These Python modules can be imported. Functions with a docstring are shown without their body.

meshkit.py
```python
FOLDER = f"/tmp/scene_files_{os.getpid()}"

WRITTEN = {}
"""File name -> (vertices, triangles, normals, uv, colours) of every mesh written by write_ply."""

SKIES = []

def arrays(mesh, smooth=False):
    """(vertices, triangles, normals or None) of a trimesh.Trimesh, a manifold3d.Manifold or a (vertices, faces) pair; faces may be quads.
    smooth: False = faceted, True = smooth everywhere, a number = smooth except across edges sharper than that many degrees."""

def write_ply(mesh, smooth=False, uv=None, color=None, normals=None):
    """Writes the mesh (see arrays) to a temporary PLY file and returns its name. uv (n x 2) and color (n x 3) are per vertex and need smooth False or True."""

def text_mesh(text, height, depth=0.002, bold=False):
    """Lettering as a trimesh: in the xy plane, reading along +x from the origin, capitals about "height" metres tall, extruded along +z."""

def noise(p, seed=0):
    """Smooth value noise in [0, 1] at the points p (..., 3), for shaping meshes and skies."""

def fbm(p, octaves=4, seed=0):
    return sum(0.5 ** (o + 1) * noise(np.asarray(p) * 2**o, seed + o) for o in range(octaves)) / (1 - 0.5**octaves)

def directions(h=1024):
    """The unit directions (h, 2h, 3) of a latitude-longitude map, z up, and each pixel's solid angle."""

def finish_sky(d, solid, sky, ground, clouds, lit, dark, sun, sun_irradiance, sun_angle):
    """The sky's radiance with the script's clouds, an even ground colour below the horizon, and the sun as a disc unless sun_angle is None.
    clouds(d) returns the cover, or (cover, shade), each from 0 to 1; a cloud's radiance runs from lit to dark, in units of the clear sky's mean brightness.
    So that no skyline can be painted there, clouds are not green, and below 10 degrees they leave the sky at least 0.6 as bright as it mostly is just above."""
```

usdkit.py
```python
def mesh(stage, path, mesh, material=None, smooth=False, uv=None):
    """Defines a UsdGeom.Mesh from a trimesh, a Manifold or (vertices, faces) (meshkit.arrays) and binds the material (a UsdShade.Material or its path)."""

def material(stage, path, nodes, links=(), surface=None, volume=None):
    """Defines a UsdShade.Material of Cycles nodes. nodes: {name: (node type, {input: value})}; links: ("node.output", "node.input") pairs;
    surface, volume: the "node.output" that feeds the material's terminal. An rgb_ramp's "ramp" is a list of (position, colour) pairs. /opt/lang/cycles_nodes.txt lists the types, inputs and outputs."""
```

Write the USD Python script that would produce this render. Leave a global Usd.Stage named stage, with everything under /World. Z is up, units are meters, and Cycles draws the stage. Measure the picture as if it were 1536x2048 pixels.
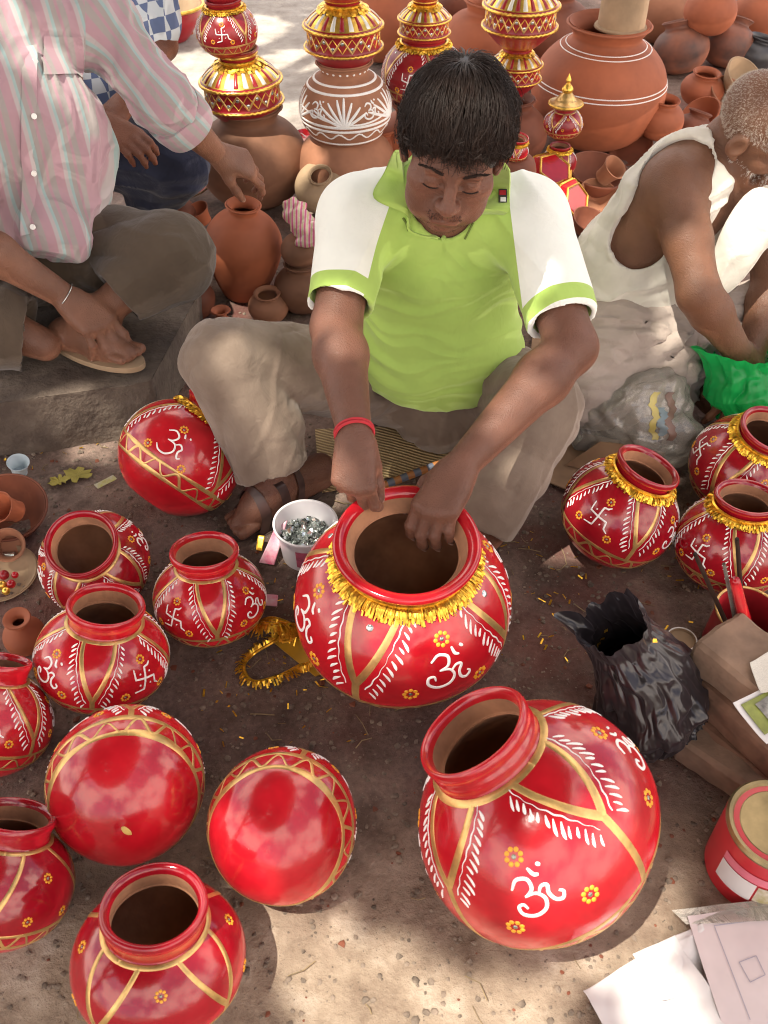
import math, random
import numpy as np, trimesh, usdkit, meshkit
from pxr import Usd, UsdGeom, UsdLux, UsdShade, Gf, Sdf, Vt

# ------------------------------------------------------------------ camera, sky, sun
stage = Usd.Stage.CreateInMemory()
UsdGeom.SetStageUpAxis(stage, "Z")
UsdGeom.Xform.Define(stage, "/World")
PITCH, FPX, CAM_H = math.radians(43.0), 1926.0, 1.40
EXPOSURE, SKY, SUN = 0.72, 0.15, 1.25
ADDED_CLOUD = (17.0, 14.3, 12.2)  # cloud added to the unseen sky to warm the shade and give glints
SUN_DIR = np.array([-0.30, -0.26, 0.918]); SUN_DIR /= np.linalg.norm(SUN_DIR)
cam = UsdGeom.Camera.Define(stage, "/World/camera")
cam.AddTranslateOp().Set((0, 0, CAM_H)); cam.AddRotateXOp().Set(90 - math.degrees(PITCH))
cam.CreateHorizontalApertureAttr(36.0); cam.CreateFocalLengthAttr(36.0 * FPX / 1536)
cam.CreateClippingRangeAttr((0.05, 500.0)); cam.CreateExposureAttr(EXPOSURE)
cam.CreateFStopAttr(11.0); cam.CreateFocusDistanceAttr(1.9)
sky_mat = usdkit.material(stage, "/World/Looks/sky_light", {
    "s": ("sky_texture", {"sky_type": "single_scattering", "sun_disc": False, "sun_elevation": math.asin(SUN_DIR[2]), "sun_rotation": math.atan2(SUN_DIR[0], SUN_DIR[1]), "aerosol_density": 2.0}),
    "tc": ("texture_coordinate", {}), "n": ("noise_texture", {"scale": 2.2, "detail": 6.0, "roughness": 0.6}), "r": ("rgb_ramp", {"ramp": [(0.46, (0.06, 0.06, 0.06)), (0.57, (1, 1, 1))]}),
    "c": ("mix_color", {"b": ADDED_CLOUD}), "b": ("background_shader", {"strength": SKY})}, [("tc.generated", "n.vector"), ("n.fac", "r.fac"), ("r.color", "c.fac"), ("s.color", "c.a"), ("c.result", "b.color")], surface="b.background")
sky = UsdLux.DomeLight.Define(stage, "/World/sky")
UsdShade.MaterialBindingAPI.Apply(sky.GetPrim()).Bind(sky_mat)
sky.GetPrim().SetCustomDataByKey("kind", "structure")
sun = UsdLux.DistantLight.Define(stage, "/World/sun")
sun.CreateNormalizeAttr(True); sun.CreateIntensityAttr(SUN); sun.CreateAngleAttr(0.5); sun.CreateColorAttr((1.0, 0.93, 0.80))
_z = SUN_DIR; _x = np.cross([0, 1, 0], _z); _x /= np.linalg.norm(_x); _y = np.cross(_z, _x)
sun.AddTransformOp().Set(Gf.Matrix4d(*_x, 0, *_y, 0, *_z, 0, 0, 0, 0, 1))

# ------------------------------------------------------------------ from the photograph's pixels (1536 x 2048) to places in the world
CAM = np.array([0, 0, CAM_H])
_R = np.array([1.0, 0, 0]); _U = np.array([0, math.sin(PITCH), math.cos(PITCH)]); _F = np.array([0, math.cos(PITCH), -math.sin(PITCH)])
def ray(px, py): return (px - 768) / FPX * _R - (py - 1024) / FPX * _U + _F
def atz(px, py, z=0.0):
    d = ray(px, py); return CAM + d * (z - CAM_H) / d[2]
def atd(px, py, depth): return CAM + ray(px, py) * depth
def unit(v):
    v = np.asarray(v, float); return v / np.linalg.norm(v)

UP = np.array([0, 0, 1.0])
# ------------------------------------------------------------------ naming and tagging
_count = {}
def numbered(path):
    n = _count.get(path, 0); _count[path] = n + 1
    return path if n == 0 else f"{path}_{n:03d}"
def tag(p, label=None, cat=None, group=None, kind=None):
    p = p.GetPrim() if hasattr(p, "GetPrim") else p
    for k, v in (("label", label), ("category", cat), ("group", group), ("kind", kind)):
        if v: p.SetCustomDataByKey(k, v)
    return p
class T:
    """A thing: an Xform at its base; mesh() adds parts given in world coordinates, local() parts in its own."""
    def __init__(s, name, label, cat, loc=(0, 0, 0), rot=None, group=None, kind=None):
        s.path = numbered("/World/" + name); x = UsdGeom.Xform.Define(stage, s.path)
        s.loc = np.asarray(loc, float); s.rot = np.eye(3) if rot is None else np.asarray(rot, float)
        m = np.eye(4); m[:3, :3] = s.rot.T; m[3, :3] = s.loc
        x.AddTransformOp().Set(Gf.Matrix4d(m.tolist())); s.prim = tag(x, label, cat, group, kind)
    def mesh(s, name, m, mat, smooth=40, parent=None, uv=None, label=None):
        v, f = vf(m); return s.local(name, ((v - s.loc) @ s.rot, f), mat, smooth, parent, uv, label)
    deform = None
    def local(s, name, m, mat, smooth=40, parent=None, uv=None, label=None):
        path = numbered((parent or s.path) + "/" + name)
        if s.deform: v, f = vf(m); m = (s.deform(v), f)
        usdkit.mesh(stage, path, m, M[mat] if isinstance(mat, str) else mat, smooth, uv)
        if label: tag(stage.GetPrimAtPath(path), label)
        return path
def single(name, m, mat, label=None, cat=None, group=None, kind=None, smooth=40, uv=None):
    path = numbered("/World/" + name)
    p = usdkit.mesh(stage, path, m, M[mat] if isinstance(mat, str) else mat, smooth, uv)
    return tag(p, label, cat, group, kind)
def vf(m):
    if hasattr(m, "vertices"): return np.asarray(m.vertices, float), np.asarray(m.faces, int)
    if hasattr(m, "to_mesh"):
        q = m.to_mesh(); return np.asarray(q.vert_properties[:, :3], float), np.asarray(q.tri_verts, int)
    v, f = np.asarray(m[0], float), np.asarray(m[1], int)
    return v, (np.vstack([f[:, [0, 1, 2]], f[:, [0, 2, 3]]]) if f.shape[1] == 4 else f)
def join(ms):
    vs, fs, n = [], [], 0
    for m in ms:
        v, f = vf(m); vs.append(v); fs.append(f + n); n += len(v)
    return np.vstack(vs), np.vstack(fs)
def grid_faces(a, b, wrap=False):
    i, j = np.meshgrid(np.arange(a - 1), np.arange(b if wrap else b - 1), indexing="ij"); k = (j + 1) % b
    return np.stack([i * b + j, i * b + k, (i + 1) * b + k, (i + 1) * b + j], -1).reshape(-1, 4)
def spline(pts, n):
    """Catmull-Rom through the points, n samples in all."""
    p = np.asarray(pts, float); q = np.vstack([2 * p[0] - p[1], p, 2 * p[-1] - p[-2]])
    t = np.linspace(0, len(p) - 1 - 1e-9, n); i = t.astype(int); t = (t - i)[:, None]
    a, b, c, d = q[i], q[i + 1], q[i + 2], q[i + 3]
    return 0.5 * (2 * b + (c - a) * t + (2 * a - 5 * b + 4 * c - d) * t**2 + (3 * b - a - 3 * c + d) * t**3)
def lathe(prof, n=72, cap=False):
    """Revolves (r, z) rows about z."""
    p = np.asarray(prof, float); a = np.linspace(0, 2 * np.pi, n, endpoint=False)
    v = np.stack([p[:, :1] * np.cos(a), p[:, :1] * np.sin(a), np.repeat(p[:, 1:], n, 1)], -1).reshape(-1, 3)
    return v, grid_faces(len(p), n, True)
def tube(pts, r, n=8, caps=True):
    p = np.asarray(pts, float); r = np.broadcast_to(r, len(p)); t = np.gradient(p, axis=0); t /= np.linalg.norm(t, axis=1, keepdims=True) + 1e-12
    u = np.cross(t[0], [0.3, 0.5, 0.81]); u /= np.linalg.norm(u); rows = []
    for k in range(len(p)):
        u = u - t[k] * (u @ t[k]); u /= np.linalg.norm(u); w = np.cross(t[k], u)
        a = np.linspace(0, 2 * np.pi, n, endpoint=False)
        rows.append(p[k] + r[k] * (np.cos(a)[:, None] * u + np.sin(a)[:, None] * w))
    v = np.vstack(rows); f = grid_faces(len(p), n, True)
    f = np.vstack([f[:, [0, 1, 2]], f[:, [0, 2, 3]]])
    if caps:
        v = np.vstack([v, p[:1], p[-1:]]); c0, c1 = len(v) - 2, len(v) - 1; i = np.arange(n); j = (i + 1) % n; b = (len(p) - 1) * n
        f = np.vstack([f, np.stack([np.full(n, c0), j, i], 1), np.stack([np.full(n, c1), b + i, b + j], 1)])
    return v, f
def box(size, at=(0, 0, 0), rot=None, bevel=0.0):
    """A box with chamfered edges (the hull of its shrunken corners)."""
    s = np.asarray(size, float) / 2; b = min(bevel, 0.9 * s.min())
    if b:
        pts = [np.array([x, y, z]) * (s - b * np.array(k)) for x in (-1, 1) for y in (-1, 1) for z in (-1, 1) for k in ((0, 1, 1), (1, 0, 1), (1, 1, 0))]
        m = trimesh.convex.convex_hull(np.array(pts))
    else: m = trimesh.creation.box(size)
    v, f = vf(m)
    return (v if rot is None else v @ np.asarray(rot).T) + np.asarray(at, float), f
def rotz(a): c, s = math.cos(a), math.sin(a); return np.array([[c, -s, 0], [s, c, 0], [0, 0, 1.0]])
def rotx(a): c, s = math.cos(a), math.sin(a); return np.array([[1, 0, 0], [0, c, -s], [0, s, c]])
def roty(a): c, s = math.cos(a), math.sin(a); return np.array([[c, 0, s], [0, 1, 0], [-s, 0, c]])
def frame(z, hint=(0, 0, 1)):
    """Columns x, y, z of a right-handed frame with the given z axis."""
    z = unit(z); h = np.asarray(hint, float)
    if abs(z @ unit(h)) > 0.97: h = np.array([0, 1.0, 0.01])
    x = unit(np.cross(h, z)); return np.stack([x, np.cross(z, x), z], 1)

# ------------------------------------------------------------------ materials
M = {}
def simple(name, col, rough=0.5, metal=0.0, var=0.12, scale=12.0, bump=0.0, bscale=120.0, col2=None, rvar=0.0, **kw):
    """Principled with a noise that wanders between two tones, and an optional fine relief."""
    c = np.asarray(col, float); c2 = c * (1 - 2.2 * var) if col2 is None else np.asarray(col2, float)
    nodes = {"tc": ("texture_coordinate", {}), "n": ("noise_texture", {"scale": scale, "detail": 5.0, "roughness": 0.6}),
             "r": ("rgb_ramp", {"ramp": [(0.3, tuple(c2)), (0.68, tuple(c * (1 + (0 if col2 is not None else 0.6 * var))))]}),
             "p": ("principled_bsdf", {"roughness": rough, "metallic": metal, **kw})}
    links = [("tc.object", "n.vector"), ("n.fac", "r.fac"), ("r.color", "p.base_color")]
    if bump:
        nodes |= {"n2": ("noise_texture", {"scale": bscale, "detail": 4.0}), "b": ("bump", {"strength": 0.6, "distance": bump})}
        links += [("tc.object", "n2.vector"), ("n2.fac", "b.height"), ("b.normal", "p.normal")]
    if rvar:
        nodes |= {"n3": ("noise_texture", {"scale": 5.0, "detail": 6.0, "roughness": .65}), "mp": ("map_range", {"from_min": .35, "from_max": .68, "to_min": rough, "to_max": rough + rvar})}
        links += [("tc.object", "n3.vector"), ("n3.fac", "mp.value"), ("mp.result", "p.roughness")]
    M[name] = usdkit.material(stage, "/World/Looks/" + name, nodes, links, surface="p.BSDF")
simple("red_paint", (0.42, 0.008, 0.016), 0.13, var=0.17, scale=11, bump=0.0013, bscale=24, rvar=.11, coat_weight=0.4, coat_roughness=0.07)
simple("deep_red_paint", (0.29, 0.006, 0.014), 0.10, var=0.17, scale=11, bump=0.0013, bscale=24, rvar=.11, coat_weight=0.3, coat_roughness=0.09)
simple("dark_red_paint", (0.26, 0.012, 0.018), 0.28, var=0.15, scale=9, bump=0.001, bscale=30)
simple("gold_paint", (0.62, 0.40, 0.15), 0.34, 0.75, var=0.2, scale=30, bump=0.0008, bscale=90)
simple("gold_trim", (0.85, 0.52, 0.10), 0.30, 0.9, var=0.2, scale=40)
simple("fringe_gold", (0.95, 0.56, 0.06), 0.30, 0.85, var=0.3, scale=90)
simple("white_paint", (0.80, 0.79, 0.76), 0.45, var=0.04)
simple("yellow_paint", (0.78, 0.36, 0.02), 0.45, var=0.12, scale=60)
simple("mirror_bit", (0.30, 0.33, 0.27), 0.12, 0.8, var=0.2, scale=80)
simple("mirror_chip", (0.62, 0.66, 0.64), 0.15, 0.9, var=0.3, scale=60)
simple("raw_clay", (0.35, 0.165, 0.085), 0.85, var=0.2, scale=14, bump=0.002, bscale=70)
simple("terracotta", (0.33, 0.092, 0.037), 0.72, var=0.13, scale=7, bump=0.0012, bscale=60)
simple("terracotta_pale", (0.33, 0.145, 0.078), 0.78, var=0.15, scale=8, bump=0.0012, bscale=60)
simple("terracotta_dark", (0.18, 0.053, 0.025), 0.7, var=0.2, scale=7, bump=0.0012, bscale=60)
simple("clay_grey", (0.36, 0.25, 0.15), 0.8, var=0.15, scale=9, bump=0.0012, bscale=70)
simple("clay_brown", (0.20, 0.090, 0.048), 0.75, var=0.18, scale=8, bump=0.0012, bscale=60)
simple("smoked_clay", (0.30, 0.10, 0.05), 0.6, col2=(0.035, 0.028, 0.028), scale=5, bump=0.001, bscale=50)
simple("black_clay", (0.05, 0.048, 0.05), 0.4, var=0.3, scale=8, bump=0.001)

# ------------------------------------------------------------------ the ground
def pos_nodes(): return {"g": ("geometry", {})}
M["ground"] = usdkit.material(stage, "/World/Looks/ground", {
    "g": ("geometry", {}), "sep": ("separate_xyz", {}),
    "big": ("noise_texture", {"scale": 2.3, "detail": 6.0, "roughness": 0.62}),
    "mid": ("noise_texture", {"scale": 11.0, "detail": 7.0, "roughness": 0.65}),
    "fine": ("noise_texture", {"scale": 95.0, "detail": 6.0, "roughness": 0.7}),
    "red": ("noise_texture", {"scale": 4.2, "detail": 5.0, "roughness": 0.6, "w": 3.0, "dimensions": "4D"}),
    "spk": ("voronoi_texture", {"scale": 120.0}),
    "base": ("rgb_ramp", {"ramp": [(0.30, (0.088, 0.056, 0.045)), (0.5, (0.165, 0.113, 0.092)), (0.68, (0.25, 0.182, 0.148))]}),
    "midr": ("rgb_ramp", {"ramp": [(0.34, (0.45, 0.42, 0.40)), (0.5, (1, 1, 1)), (0.75, (1.5, 1.45, 1.4))]}),
    "finr": ("rgb_ramp", {"ramp": [(0.3, (0.6, 0.6, 0.6)), (0.55, (1, 1, 1)), (0.75, (1.45, 1.42, 1.38))]}),
    "m1": ("mix_color", {"blend_type": "multiply", "fac": 0.8}), "m2": ("mix_color", {"blend_type": "multiply", "fac": 0.8}),
    "redr": ("rgb_ramp", {"ramp": [(0.50, (0, 0, 0)), (0.62, (0.45, 0.45, 0.45)), (0.72, (0.7, 0.7, 0.7))]}), "m3": ("mix_color", {"b": (0.13, 0.035, 0.028)}),
    "con": ("map_range", {"clamp": True, "from_min": 3.0, "from_max": 3.9}), "near": ("map_range", {"clamp": True, "from_min": 0.86, "from_max": 0.54}), "m6": ("mix_color", {}), "sand": ("rgb_ramp", {"ramp": [(0.3, (0.16, 0.112, 0.08)), (0.52, (0.29, 0.225, 0.165)), (0.7, (0.43, 0.36, 0.285))]}), "yb": ("math", {"math_type": "multiply_add", "value2": 0.55, "value3": -0.28}), "yc": ("math", {"math_type": "add"}), "bn": ("math", {"math_type": "multiply_add", "value2": 1.4, "value3": -0.7}),
    "ya": ("math", {"math_type": "add"}), "xr": ("map_range", {"clamp": True, "from_min": .15, "from_max": -.25}), "cx": ("math", {"math_type": "multiply"}), "m4": ("mix_color", {}), "conc": ("rgb_ramp", {"ramp": [(0.3, (0.26, 0.23, 0.20)), (0.65, (0.42, 0.39, 0.35))]}),
    "spr": ("rgb_ramp", {"ramp": [(0.05, (1, 1, 1)), (0.14, (0, 0, 0))]}), "m5": ("mix_color", {"b": (0.38, 0.33, 0.26)}), "spm": ("math", {"math_type": "multiply", "value2": 0.35}),
    "hsum": ("math", {"math_type": "multiply_add", "value2": 0.35}),
    "b": ("bump", {"strength": 0.9, "distance": 0.012}), "p": ("principled_bsdf", {"roughness": 0.88, "specular_ior_level": 0.3})},
    [("g.position", f"{n}.vector") for n in ("big", "mid", "fine", "red", "spk", "sep")] +
    [("big.fac", "base.fac"), ("mid.fac", "midr.fac"), ("fine.fac", "finr.fac"), ("base.color", "m1.a"), ("midr.color", "m1.b"), ("m1.result", "m2.a"), ("finr.color", "m2.b"),
     ("red.fac", "redr.fac"), ("redr.color", "m3.fac"), ("m2.result", "m3.a"), ("big.fac", "bn.value1"), ("sep.y", "ya.value1"), ("bn.value", "ya.value2"), ("ya.value", "con.value"),
     ("mid.fac", "conc.fac"), ("sep.x", "xr.value"), ("con.result", "cx.value1"), ("xr.result", "cx.value2"), ("cx.value", "m4.fac"), ("big.fac", "yb.value1"), ("sep.y", "yc.value1"), ("yb.value", "yc.value2"), ("yc.value", "near.value"), ("near.result", "m6.fac"), ("m3.result", "m6.a"), ("mid.fac", "sand.fac"), ("sand.color", "m6.b"), ("m6.result", "m4.a"), ("conc.color", "m4.b"),
     ("spk.distance", "spr.fac"), ("spr.color", "spm.value1"), ("spm.value", "m5.fac"), ("m4.result", "m5.a"), ("m5.result", "p.base_color"),
     ("fine.fac", "hsum.value1"), ("mid.fac", "hsum.value3"), ("hsum.value", "b.height"), ("b.normal", "p.normal")], surface="p.BSDF")
def ground_z(x, y):
    p = np.stack([x, y, 0 * x], -1)
    return (meshkit.fbm(p * 5, 3, 4) - 0.5) * 0.012 + (meshkit.fbm(p * 26, 3, 9) - 0.5) * 0.006
_ax = np.concatenate([np.linspace(-30, -3.2, 12), np.linspace(-3, 3, 241), np.linspace(3.2, 30, 12)])
_ay = np.concatenate([np.linspace(-30, -1, 12), np.linspace(-0.8, 6, 273), np.linspace(6.2, 40, 12)])
_gx, _gy = np.meshgrid(_ax, _ay, indexing="ij")
single("ground", (np.stack([_gx, _gy, ground_z(_gx, _gy)], -1).reshape(-1, 3), grid_faces(len(_ax), len(_ay))), "ground", "bare brown earth of the potters' yard with red paint stains", "ground", kind="structure", smooth=True)

# a worn stone slab, the low step at the left behind the pots
M["slab_stone"] = usdkit.material(stage, "/World/Looks/slab_stone", {
    "g": ("geometry", {}), "n": ("noise_texture", {"scale": 7.0, "detail": 7.0, "roughness": 0.65}), "f": ("noise_texture", {"scale": 70.0, "detail": 5.0}),
    "r": ("rgb_ramp", {"ramp": [(0.3, (0.05, 0.034, 0.026)), (0.5, (0.095, 0.070, 0.053)), (0.7, (0.165, 0.13, 0.098))]}),
    "h": ("math", {"math_type": "multiply_add", "value2": 0.3}), "b": ("bump", {"strength": 0.9, "distance": 0.015}), "p": ("principled_bsdf", {"roughness": 0.9})},
    [("g.position", "n.vector"), ("g.position", "f.vector"), ("n.fac", "r.fac"), ("r.color", "p.base_color"), ("f.fac", "h.value1"), ("n.fac", "h.value3"), ("h.value", "b.height"), ("b.normal", "p.normal")], surface="p.BSDF")
def rough_block(outline, h, seed, step=0.012, jag=0.010):
    """A stone block: an outline extruded, chamfered and roughened."""
    import shapely.geometry as sg
    poly = sg.Polygon(outline).buffer(-0.012).buffer(0.012)
    m = trimesh.creation.extrude_polygon(poly, h, engine="earcut")
    v, f = trimesh.remesh.subdivide_to_size(m.vertices, m.faces, step * 2.2)
    m = trimesh.Trimesh(v, f); m.merge_vertices()
    n = m.vertex_normals; d = (meshkit.fbm(m.vertices * 14, 4, seed) - 0.5) * 2 * jag
    edge = np.clip((m.vertices[:, 2] - h + 0.015) / 0.015, 0, 1)
    return m.vertices + n * d[:, None] - np.array([0, 0, 1]) * (edge * 0.0)[:, None], m.faces

# ------------------------------------------------------------------ the shade tree at the left behind the camera, outside the picture; the sun reaches the ground through the gaps of its crown
M["tree_leaf"] = usdkit.material(stage, "/World/Looks/tree_leaf", {
    "o": ("geometry", {}), "r": ("rgb_ramp", {"ramp": [(0.0, (0.035, 0.075, 0.018)), (1.0, (0.09, 0.14, 0.03))]}), "p": ("principled_bsdf", {"roughness": 0.5}),
    "t": ("translucent_bsdf", {"color": (0.09, 0.16, 0.03)}), "m": ("mix_closure", {"fac": 0.3})},
    [("o.random_per_island", "r.fac"), ("r.color", "p.base_color"), ("p.BSDF", "m.closure1"), ("t.BSDF", "m.closure2")], surface="m.closure")
simple("bark", (0.12, 0.085, 0.06), 0.9, var=0.25, scale=6, bump=0.02, bscale=20)
SUN_GAPS = [(555, 1845, 0, .012), (600, 1890, 0, .025), (690, 1935, 0, .035), (790, 1985, 0, .035), (930, 2020, 0, .03), (1050, 2070, 0, .02), (640, 2040, 0, .012), (1330, 2005, .02, .018),
            (190, 862, .036, .028), (80, 762, .149, .012), (568, 1036, .08, .015), (738, 1128, .085, .014), (1040, 815, .438, .020), (178, 190, .651, .022), (178, 230, .63, .018), (65, 185, .62, .022), (1495, 415, .511, .030), (1386, 514, .46, .012),
            (845, 965, .01, .014), (880, 985, .01, .012), (625, 915, .10, .018), (1372, 690, .2, .014), (1110, 880, .1, .012), (430, 175, 0, .16), (330, 215, 0, .12), (560, 235, 0, .13), (470, 60, 0, .20), (380, 130, 0, .12), (590, 120, 0, .10), (690, 40, .75, .05), (640, 230, .1, .05),
            (470, 1695, .1, .022), (1225, 1770, .2, .035), (1190, 1835, .12, .03), (690, 330, .62, .04), (1200, 140, .5, .05), (845, 1285, .18, .012), (1115, 200, .42, .03), (540, 190, .4, .03), (420, 30, .6, .05)]
SUN_GAPS = [(x, y, z, r + .014 if r < .032 and y < 1500 else r) for x, y, z, r in SUN_GAPS]
def shade_tree():
    rs = np.random.default_rng(11); base = np.array([-4.6, -1.2, 0.0])
    t = T("shade_tree", "broad leafy tree outside the picture whose crown shades the potters", "tree", base)
    fork = base + [0.3, 0.3, 2.6]
    tr = [tube(spline([base - [0, 0, .2], base + [0.05, 0, .8], base + [-.1, -.1, 1.7], fork], 14), np.linspace(.26, .17, 14), 12)]
    ends = [(-1.2, 1.2, 5.0), (-2.2, 2.6, 5.6), (-0.4, 2.0, 4.9), (-3.2, 0.5, 5.4), (-1.4, 3.8, 5.2), (-3.0, 3.4, 5.8), (-1.1, -.9, 4.7), (-2.4, -1.8, 5.2)]
    for e in ends:
        e = np.array(e); mid = (fork + e) / 2 + [0, 0, .35]; tr.append(tube(spline([fork - [0, 0, .1], mid, e], 12), np.linspace(.11, .025, 12), 8))
    t.mesh("trunk", join(tr), "bark", True)
    n = 66000; cc = np.array([-1.55, 1.2, 5.0]); rad = np.array([3.3, 5.0, 1.25])
    d = rs.normal(size=(n, 3)); d /= np.linalg.norm(d, axis=1, keepdims=True); p = cc + d * rad * rs.random((n, 1)) ** 0.36
    keep = meshkit.fbm(p * 1.5, 3, 5) > 0.08; p = p[keep]
    ok = np.ones(len(p), bool)
    for px, py, z, r in SUN_GAPS:
        q = atz(px, py, z); w = p - q; w -= (w @ SUN_DIR)[:, None] * SUN_DIR; ok &= np.linalg.norm(w, axis=1) > r + 0.062
    p = p[ok]; n = len(p); a = rs.normal(size=(n, 3)); a[:, 2] *= 0.5; a /= np.linalg.norm(a, axis=1, keepdims=True)
    b = np.cross(a, rs.normal(size=(n, 3)) * [.5, .5, 1.6]); b /= np.linalg.norm(b, axis=1, keepdims=True); c = np.cross(a, b)
    L, W = rs.uniform(.05, .075, (n, 1)), rs.uniform(.028, .04, (n, 1))
    v = np.stack([p - a * L, p + b * W + c * .008, p + a * L * 1.1, p - b * W + c * .008], 1).reshape(-1, 3); i = np.arange(n)[:, None] * 4
    path = t.mesh("crown", (v, np.vstack([i + [0, 1, 2], i + [0, 2, 3]])), "tree_leaf", False)
    stage.GetPrimAtPath(path).SetCustomDataByKey("kind", "stuff")
shade_tree()

# ------------------------------------------------------------------ pots: a lathe profile, and strokes of paint laid on it
class Profile:
    """Outer profile (r, z) rows from the base upwards, with arc length."""
    def __init__(s, pts):
        s.p = np.asarray(pts, float); d = np.linalg.norm(np.diff(s.p, axis=0), axis=1); s.s = np.concatenate([[0], np.cumsum(d)]); s.len = s.s[-1]
        t = np.gradient(s.p, axis=0); t /= np.linalg.norm(t, axis=1, keepdims=True) + 1e-12; s.n = np.stack([t[:, 1], -t[:, 0]], 1)
    def at(s, phi, q, lift=0.0):
        r, z = np.interp(q, s.s, s.p[:, 0]), np.interp(q, s.s, s.p[:, 1]); nr, nz = np.interp(q, s.s, s.n[:, 0]), np.interp(q, s.s, s.n[:, 1])
        r = r + nr * lift; z = z + nz * lift
        return np.stack([r * np.cos(phi), r * np.sin(phi), z], -1)
    def r(s, q): return np.maximum(np.interp(q, s.s, s.p[:, 0]), 1e-4)
    def of_z(s, z):
        k = np.argmax(s.p[:, 1]); return np.interp(z, s.p[: k + 1, 1], s.s[: k + 1])
def stroke(pf, phi, q, w, h=0.0010, taper=0.0, sub=None):
    """A raised stroke of paint along (phi, q) rows on the profile; w is its width, h its height."""
    phi, q = np.asarray(phi, float), np.asarray(q, float)
    r = pf.r(q); dx, dy = np.gradient(phi) * r, np.gradient(q); L = np.hypot(dx, dy) + 1e-9; nx, ny = -dy / L, dx / L
    t = np.linspace(0, 1, len(phi)); w = np.broadcast_to(w, len(phi)) * (1 - taper * np.abs(2 * t - 1) ** 3 * 0.9)
    rows = [pf.at(phi + nx * o * w / r, q + ny * o * w, l) for o, l in ((-0.5, -0.0006), (-0.36, h * 0.75), (0, h), (0.36, h * 0.75), (0.5, -0.0006))]
    v = np.stack(rows, 1).reshape(-1, 3); f = grid_faces(len(phi), 5)
    f = np.vstack([f[:, [0, 1, 2]], f[:, [0, 2, 3]]]); e = (len(phi) - 1) * 5
    return v, np.vstack([f, [[0, 2, 1], [0, 3, 2], [0, 4, 3], [e, e + 1, e + 2], [e, e + 2, e + 3], [e, e + 3, e + 4]]])
def glyph(pf, phi0, q0, size, lines, w, rot=0.0, h=0.0012, taper=0.5):
    out = []; c, s = math.cos(rot), math.sin(rot); r0 = float(pf.r(q0))
    for pts, curved in lines:
        p = np.asarray(pts, float); p = spline(p, 10 * len(p)) if curved else np.vstack([p[i] + (p[i + 1] - p[i]) * t for i in range(len(p) - 1) for t in np.linspace(0, 1, 7)[: 7 if i == len(p) - 2 else 6, None]])
        p = p * size; x, y = c * p[:, 0] - s * p[:, 1], s * p[:, 0] + c * p[:, 1]
        out.append(stroke(pf, phi0 + x / r0, q0 + y, w, h, taper))
    return join(out)
def dot(pf, phi, q, r, h, flat=False):
    a = np.linspace(0, 2 * np.pi, 9)[:-1]; rows = []
    for k, l in ((1.0, -0.0005), (0.8, h * 0.7), (0.4, h)):
        rows.append(pf.at(phi + k * r * np.cos(a) / pf.r(q), q + k * r * np.sin(a), l))
    v = np.vstack(rows + [pf.at(np.array([phi]), np.array([q]), h)]); f = grid_faces(3, 8, True); f = np.vstack([f[:, [0, 1, 2]], f[:, [0, 2, 3]]])
    i = np.arange(8); return v, np.vstack([f, np.stack([16 + i, 16 + (i + 1) % 8, np.full(8, 24)], 1)])
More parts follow.
